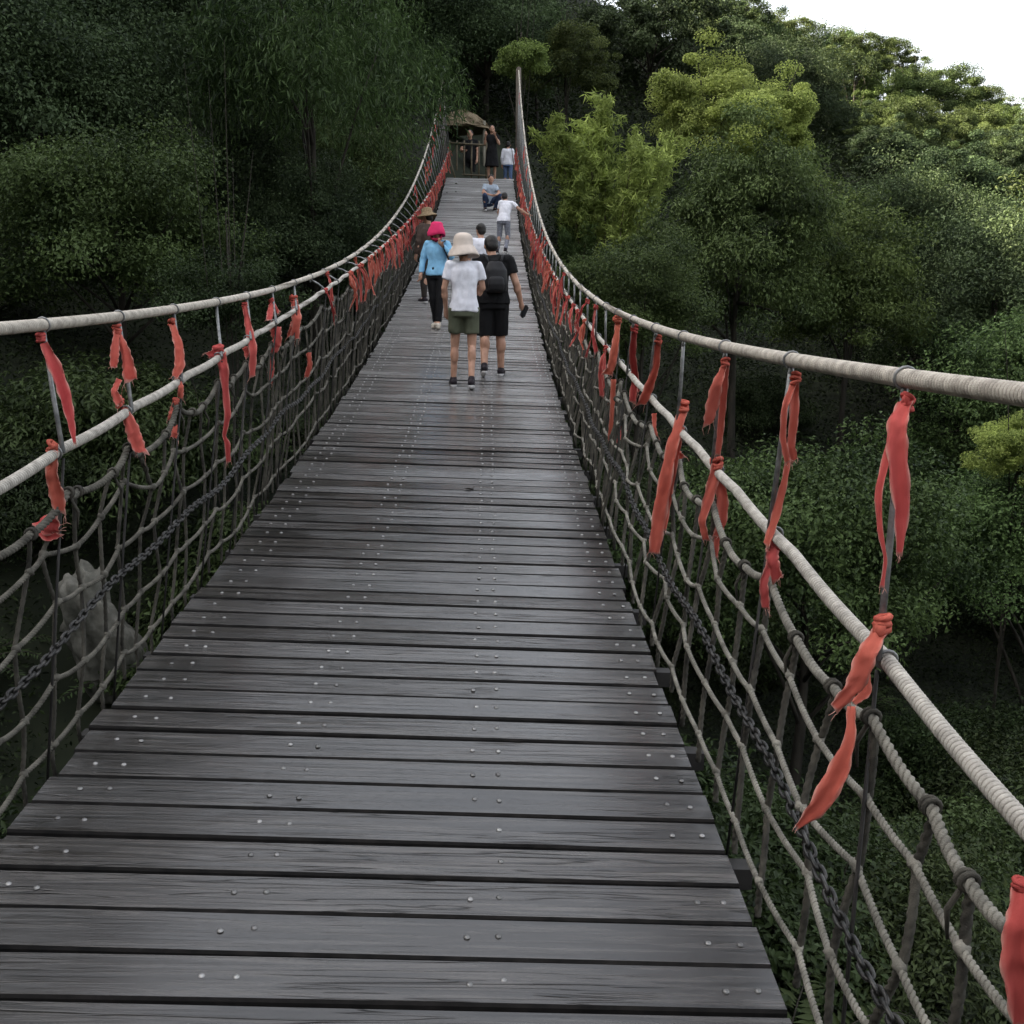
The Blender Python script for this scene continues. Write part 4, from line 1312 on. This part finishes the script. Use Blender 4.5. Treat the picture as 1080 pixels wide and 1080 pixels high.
    person((p[0], 38.4, z), math.pi-.3, p[2]-z, 'person in dark clothes behind the bamboo rail under the thatched hut', dict(elR=(.24, .1, 1.15), wrR=(.1, .25, 1.1)), False, 'tee', black, 'trousers', black, 'short', None, shoe, sole)

# ---------------------------------------------------------------- landing, hut, fence, rock
LAND_Z = float(deck_c(35.0))-.02

def build_leaf():
    p = on_deck(495, 517); p[2] = float(deck_z(p[0], p[1]))+.006
    V, T = leaves(np.array([[0, 0, .004], [.02, .012, .006]]), np.array([[.1, .1, 1.], [-.2, .1, 1.]]), np.array([[1., .2, 0], [.3, 1, 0]]), np.array([.085, .05]), np.array([.035, .026]), .2)
    o = link('fallen_leaf', mesh_np('fallen_leaf', V, T, noisy_mat('dead_leaf', (.02, .014, .008), (.05, .035, .02), 30, .8)))
    o.location = [float(v) for v in p]
    tag(o, 'dark dead leaf lying on the planks in the middle of the deck', 'leaf')

def build_landing():
    mb = MB()
    mb.box((.05, 38.6, LAND_Z-.12), (1.45, 3.55, .12))
    for k in range(3): mb.box((1.0, 42.4+.5*k, LAND_Z+.09+.18*k), (1.3, .249, .09))
    tag(mb.build('landing', noisy_mat('packed_earth', (.05, .045, .035), (.12, .105, .08), 4, .9, bump=.4), smooth=False), kind='structure')
    # thatched hut
    c = at(488, 150, 40.2); x = c[0]
    hut = empty('thatched_hut', (x, 40.2, LAND_Z), label='small hut with a straw thatched roof at the head of the bridge', cat='hut')
    g = np.random.default_rng(4)
    ez = at(488, 134, 40.2)[2]-LAND_Z; rz = at(488, 117, 40.2)[2]-LAND_Z
    V = []; Fs = []; nr = 26
    prof = [(.12, rz), (.5, rz-.16), (.85, ez+.16), (1.15, ez-.10), (1.06, ez-.14), (.4, ez+.12)]
    for (r, zz) in prof:
        for i in range(nr):
            t = 2*math.pi*i/nr; q = 1+g.normal()*.035
            V.append((r*math.cos(t)*q, r*.9*math.sin(t)*q, zz+g.normal()*.03))
    for k in range(len(prof)-1):
        for i in range(nr): Fs.append((k*nr+i, k*nr+(i+1) % nr, (k+1)*nr+(i+1) % nr, (k+1)*nr+i))
    Fs.append(tuple(range(nr-1, -1, -1)))
    roof = link('roof', mesh_np('roof', np.array(V), Fs, M['thatch']), hut)
    # straw ends hanging from the eaves and lying on the slope
    n = 1500
    t = g.uniform(0, 2*np.pi, n); u = g.random(n)
    r = .15+u*.98; zz = np.where(u < .5, rz-(u/.5)*.34*(rz-ez+.1)/.6, 0)
    zz = rz+(ez-.08-rz)*u**1.15+.03
    P = np.stack([r*np.cos(t), r*.9*np.sin(t), zz], -1)
    ax = unit(np.stack([np.cos(t), np.sin(t), -.75+g.normal(size=n)*.25], -1)+g.normal(size=(n, 3))*.12)
    Vv, T = leaves(P, unit(np.stack([np.cos(t)*.5, np.sin(t)*.5, np.ones(n)], -1)), ax, .26, .03, .1)
    link('straw', mesh_np('straw', Vv, T, M['thatch']), roof)
    for sx in (-.8, .8):
        for sy in (-.6, .6):
            mb = MB(); mb.tube([[sx, sy, -.1], [sx*1.01, sy, 1.2], [sx, sy, ez+.12]], .055, 8); mb.build('post', M['palebark'], hut)
    # bamboo rail across the landing, with its posts
    fx = empty('bamboo_fence', (0, 37.3, LAND_Z), label='bamboo rail fence with thin uprights across the head of the deck', cat='fence')
    xa = at(474, 150, 37.3)[0]; xb = at(513, 152, 37.3)[0]; zr = at(495, 152, 37.3)[2]-LAND_Z
    mb = MB(); mb.tube([[xa, 0, zr+.03], [(xa+xb)/2, 0, zr], [xb, .02, zr-.02]], .035, 8); mb.build('rail', M['bamboo'], fx)
    mb = MB(); mb.tube([[xa, 0, .45], [xb, .02, .43]], .028, 8); mb.build('rail', M['bamboo'], fx)
    for i in range(6):
        x = xa+(xb-xa)*i/5
        mb = MB(); mb.tube([[x, .04, -.1], [x, .04, zr+.12]], .03, 7); mb.build('upright', M['bamboo'], fx)
    a = at(473, 163, 35.5); b = at(480, 188, 35.25); b[2] = LAND_Z+.03
    mb = MB(); mb.tube([b-a, (b-a)*.5, [0, 0, 0], (a-b)*.15], .03, 8)
    o = mb.build('pole', M['bamboo']); o.location = [float(v) for v in a]
    tag(o, 'pale pole leaning at the left of the deck end', 'pole')
    # pale rock seen through the left netting
    for y in np.arange(6, 30, .05):
        c = at(103, 690, y)
        if c[2] < float(terrain(c[0], y))+.1: break
    c = at(110, 678, y-.4); KEYS.append((103, 672, 48, 70, float(y)-.3)); print('boulder', c)
    V, Fs = blob((0, 0, 0), (1, 1, 1), 9, .55, 5, 1.1)
    V = np.array([v*(1+.16*mnoise.noise(Vector(v)*3.1)+.07*mnoise.noise(Vector(v)*7.3)+.10*abs(mnoise.noise(Vector(v)*2.2+Vector((3, 1, 2))))) for v in V])*np.array([.029*y, .034*y, .072*y])
    o = link('boulder', mesh_np('boulder', V, Fs, M['rock'], True)); o.location = [float(v) for v in c]; o.rotation_euler = (.1, -.25, .4)
    tag(o, 'pale grey boulder on the slope seen through the left netting', 'rock')

# ---------------------------------------------------------------- vegetation
USED = []
KEYS = [(495, 150, 30, 36, 41)]
def hides_key(px, py, dz, y, r):
    pr = r*F/dz
    for (kx, ky, hw, hh, KY) in KEYS:
        if y < KY-.5 and abs(px-kx) < hw*.85+pr*.75 and abs(py-ky) < hh*.85+pr*.75: return True
    return False
def free(x, y, d):
    for (a, b, e) in USED:
        if (a-x)**2+(b-y)**2 < (d*.5+e*.5)**2: return False
    return True

def key_tree(kind, px, py, Y, width_px, label, cat='tree', sq=1.0, name='tree', group=None, wr=1.0, clear=True):
    """a tree whose crown centre stands in a given direction at distance Y, reaching down to the ground"""
    tm, cm, hc, R = PROTO[kind]
    c = at(px, py, Y); z = (c-CAM) @ _f
    s = width_px/F*z/(2*R[0]*1.0)*wr
    if clear: KEYS.append((px, py, width_px/2, width_px/2*R[2]/R[0]*sq if hc else width_px*.6, Y))
    g = float(terrain(c[0], Y))-.2
    e = empty(name, (c[0], Y, g), random.uniform(0, 6.28), label=label, cat=cat, group=group)
    e.scale = (s, s, s)
    cr = link('crown', cm, e)
    hz = (c[2]-g)/s
    if hc == 0:                      # bamboo: its own foot
        cr.location = (0, 0, 0); tr = link('trunk', tm, e); k = (at(px, py, Y)[2]-g)*2/(R[2]*s); 
        e.scale = (s, s, s*k*.98)
        USED.append((c[0], Y, R[0]*s*2)); return e
    cr.location = (0, 0, hz); cr.scale = (1, 1, sq)
    tr = link('trunk', tm, e); tr.scale = (1, 1, hz/hc)
    USED.append((c[0], Y, R[0]*s*1.5))
    return e

def build_trees():
    make_protos()
    K = key_tree
    K('bamboo', 642, 195, 33, 150, 'pale green feathery bamboo clump beside the right rail at the far end', 'bamboo', name='bamboo_clump')
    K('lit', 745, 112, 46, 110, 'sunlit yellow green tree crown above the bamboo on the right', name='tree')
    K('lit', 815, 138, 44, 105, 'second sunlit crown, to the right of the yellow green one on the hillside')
    K('tall_grey', 785, 265, 24, 170, 'tall grey green tree rising just right of the bridge', sq=1.05)
    K('olive', 893, 310, 26, 150, 'olive brown rounded tree to the right of the tall grey green one')
    K('broad_c', 668, 330, 20, 160, 'dark broad tree below the bamboo, close behind the right cable')
    K('broad_c', 1085, 590, 15.5, 230, 'dark green tree at the right edge under the small sunlit bush')
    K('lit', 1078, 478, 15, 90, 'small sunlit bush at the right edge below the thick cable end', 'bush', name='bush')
    K('broad_b', 830, 95, 62, 130, 'dark round tree behind the two sunlit crowns')
    K('far_b', 690, 45, 60, 150, 'large dark tree on the upper hillside above the bamboo')
    K('far_c', 600, 70, 44, 90, 'olive tree beside the cable top at the right of the bridge end')
    K('broad_a', 515, 45, 46, 150, 'dark overhanging tree behind the thatched hut')
    K('willow', 395, 70, 31, 150, 'dark tree with drooping leaves hanging over the left end of the bridge')
    K('willow', 330, 60, 19, 230, 'tree with long pale drooping leaves high above the left cable')
    K('broad_c', 110, 262, 15, 250, 'leafy rounded bush top rising above the left cable', 'tree')
    K('shrub_a', 235, 320, 13, 130, 'low light green bush directly over the left cable', 'bush', name='bush')
    K('broad_b', 150, 60, 22, 300, 'tall shaded tree in the upper left of the view')
    K('broad_a', 20, 110, 18, 260, 'dark tree cut off by the left edge of the view')
    K('broad_c', 362, 190, 27, 140, 'dark tree crowding the left cable where it starts to climb')
    K('broad_a', 325, 262, 19, 150, 'low dark tree filling the gap behind the left cable before it starts to climb')
    K('broad_a', 280, 215, 21, 170, 'shaded tree between the rounded bush and the climbing left cable')
    K('shrub_c', 552, 66, 37.5, 46, 'pale leafy sapling at the top of the right end post', 'sapling', name='sapling')
    # rows of trees on the hillsides
    groups = {
        'L': ('dark leafy tree in the shaded wood on the left slope', 'trees of the shaded wood left of the bridge'),
        'R': ('rounded green tree on the tree covered hillside right of the bridge', 'trees on the hillside right of the bridge'),
        'F': ('tree on the skyline ridge at the upper right against the bright sky', 'trees on the upper right skyline'),
        'V': ('dark green shrub on the valley side below the bridge', 'shrubs on the valley side below the bridge')}
    n = 0
    cand = []
    g = np.random.default_rng(77)
    for _ in range(14000):
        y = 9+110*g.random()**1.25; x = g.uniform(-.62, .68)*(y+6)
        cand.append((x, y))
    for (x, y) in cand:
        if y < 42 and abs(x) < 4.2+.02*y: continue
        z = float(terrain(x, y))
        px, py, dz = proj((x, y, z+4.5))
        if not (-160 < px < 1240 and py < 900): continue
        if py < (-120 if x > 0 else -620): continue
        d = 2.9 if y < 30 else (3.1 if y < 60 else 3.5)
        if x < 0: d *= 1.18
        if x > 0 and y < 18: d = 3.4
        if not free(x, y, d): continue
        if y < 37 and abs(x) < 4.6 and z+6 > float(deck_c(y)): continue
        if x > 0 and y > 45:
            q = proj((x, y, z+5.6))
            if q[1] < np.interp(q[0], (760, 780, 830, 905, 945, 962, 1010, 1055, 1080, 1200), (-25, 0, 25, 40, 46, 70, 80, 108, 116, 150)): continue
        q = proj((x, y, z+4.0))
        if hides_key(q[0], q[1], q[2], y, 2.4 if y < 22 and x > 0 else 3.0): continue
        USED.append((x, y, d))
        if x > 3 and y > 70:
            lab, gr = groups['F']; kind = random.choice(['far_a', 'far_b', 'far_c', 'far_c'])
            s = random.uniform(.6, .95)
        elif x > 0:
            lab, gr = groups['R']
            kind = random.choice(['far_a', 'far_b', 'far_c', 'far_a']) if y > 38 else random.choice(['broad_a', 'broad_b', 'broad_c', 'olive'])
            s = random.uniform(.75, 1.2)
            if y > 38: s *= .82
            if y < 22: s *= .72
        else:
            lab, gr = groups['L']
            kind = random.choice(['broad_a', 'broad_b', 'willow', 'broad_c']) if y < 45 else random.choice(['far_a', 'far_b'])
            s = random.uniform(.9, 1.45)
            if y < 14 and x > -9: s *= .6
        tree(kind, x, y, s, label=lab, group=gr)
        n += 1
        if n > 270: break
    for (px, py, w) in ((775, 22, 70), (803, 42, 62), (836, 50, 66), (872, 58, 60), (906, 66, 66), (940, 70, 58), (966, 96, 62), (1000, 104, 70), (1036, 120, 60), (1066, 140, 62), (1100, 150, 70)):
        K(random.choice(['far_a', 'far_c', 'far_c']), px, py, random.uniform(74, 84), w, groups['F'][0], group=groups['F'][1], clear=False)
    print('trees', n)
    # shrubs on the valley sides seen past the netting
    m = 0
    for _ in range(6000):
        y = g.uniform(5.5, 26); x = g.uniform(-16, 17)
        if abs(x) < 2.1: continue
        z = float(terrain(x, y))
        px, py, dz = proj((x, y, z+.6))
        if not (-60 < px < 1140 and 300 < py < 1150): continue
        if not free(x, y, 1.2): continue
        q = proj((x, y, z+.7))
        if hides_key(q[0], q[1], q[2], y, 1.3): continue
        if abs(x) < 3.3 and z+1.7 > float(deck_c(y)): continue
        USED.append((x, y, 1.1))
        lab, gr = groups['V']
        if random.random() < .5:
            e = tree('fern', x, y, random.uniform(.9, 1.5), name='fern', label='arching green fern on the valley side below the bridge', cat='fern', group='ferns on the valley side below the bridge')
            e.location[2] += .15
        else:
            tree(random.choice(['shrub_a', 'shrub_b']), x, y, random.uniform(.75, 1.35), name='shrub', label=lab, cat='shrub', group=gr)
        m += 1
        if m > 240: break
    print('shrubs', m)
    # plants along the upper end of the deck
    for k in range(26):
        sd = 1 if k % 3 else -1
        y = g.uniform(23, 36.5); x = sd*g.uniform(2.35, 3.9)
        z = float(terrain(x, y))
        tree('reed' if k % 2 else 'fern', x, y, g.uniform(.55, .85), name='shrub', label='bushy green plant growing beside the upper end of the deck', cat='shrub', group='plants beside the upper end of the deck')
    # ground cover
    P = []
    for _ in range(40000):
        y = 4+75*g.random()**1.6; x = g.uniform(-.75, .8)*(y+4)
        P.append((x, y))
    P = np.array(P); z = terrain(P[:, 0], P[:, 1])
    keep = ~((np.abs(P[:, 0]) < 2.4) & (P[:, 1] > 34) & (P[:, 1] < 43.5))
    bo = bpy.data.objects['boulder'].location
    keep &= ~((np.abs(P[:, 0]-bo[0]*P[:, 1]/bo[1]) < .75) & (P[:, 1] > bo[1]-4.5) & (P[:, 1] < bo[1]+.8))
    P = np.concatenate([P, z[:, None]], 1)[keep]
    px, py, dz = proj(P)
    P = P[(px > -60) & (px < 1140) & (py < 1150) & (dz > 1)]
    per = 26
    sc = np.clip(P[:, 1]/22, .75, 2.6)
    loc = g.normal(size=(len(P), per, 3))*np.array([.34, .34, .16])*sc[:, None, None]
    pos = (P[:, None]+loc+np.array([0, 0, .18])*sc[:, None, None]).reshape(-1, 3)
    nrm = unit(g.normal(size=pos.shape)*.5+np.array([0, 0, .8]))
    ax = unit(g.normal(size=pos.shape)*np.array([1, 1, .4]))
    s = np.repeat(sc, per)*(.6+.8*g.random(len(pos)))
    V, T = leaves(pos, nrm, ax, .085*s, .036*s)
    tone = np.clip(np.repeat(g.random(len(P))*.7, per)+g.normal(size=len(pos))*.15, 0, 1)
    o = link('ground_cover', leaf_mesh('ground_cover', V, T, tone, M['leaf_floor']))
    tag(o, 'low ferns and leafy undergrowth covering the slopes', 'undergrowth', kind='stuff')

# ---------------------------------------------------------------- light, sky, camera
def build_light():
    az = math.radians(-96)      # bearing of the sun from the bridge axis, negative = left
    el = math.radians(32.5)
    d = Vector((math.sin(az)*math.cos(el), math.cos(az)*math.cos(el), math.sin(el)))
    w = bpy.data.worlds.new('World'); SC.world = w; w.use_nodes = True
    nt = w.node_tree; bg = nt.nodes['Background']
    sky = nt.nodes.new('ShaderNodeTexSky'); sky.sky_type = 'NISHITA'; sky.sun_disc = False
    sky.sun_elevation = el; sky.sun_rotation = az
    sky.air_density = 1.2; sky.dust_density = 6.0; sky.ozone_density = 1.0
    hs = nt.nodes.new('ShaderNodeHueSaturation'); hs.inputs['Saturation'].default_value = .28   # a milky, hazy sky
    nt.links.new(sky.outputs[0], hs.inputs['Color']); nt.links.new(hs.outputs[0], bg.inputs[0]); bg.inputs[1].default_value = .11
    L = bpy.data.lights.new('sun', 'SUN'); L.energy = 5.0; L.angle = math.radians(.6); L.color = (1, .87, .66)
    o = bpy.data.objects.new('sun', L); COL.objects.link(o)
    o.rotation_euler = d.to_track_quat('Z', 'Y').to_euler()
    cd = bpy.data.cameras.new('camera'); c = bpy.data.objects.new('camera', cd); COL.objects.link(c)
    cd.sensor_width = 36; cd.sensor_fit = 'HORIZONTAL'; cd.lens = 36*F/1080; cd.clip_start = .05; cd.clip_end = 2000
    m = Matrix(((_r[0], _u[0], -_f[0], CAM[0]), (_r[1], _u[1], -_f[1], CAM[1]), (_r[2], _u[2], -_f[2], CAM[2]), (0, 0, 0, 1)))
    c.matrix_world = m
    SC.camera = c
    vs = SC.view_settings; vs.view_transform = 'Standard'; vs.look = 'None'; vs.gamma = 1; vs.exposure = 2.58
    cy = SC.cycles
    cy.max_bounces = 6; cy.diffuse_bounces = 3; cy.glossy_bounces = 3; cy.transmission_bounces = 4
    cy.use_denoising = True

build_light()
build_terrain()
build_bridge()
build_ribbons()
build_landing()
build_leaf()
build_people()
build_trees()
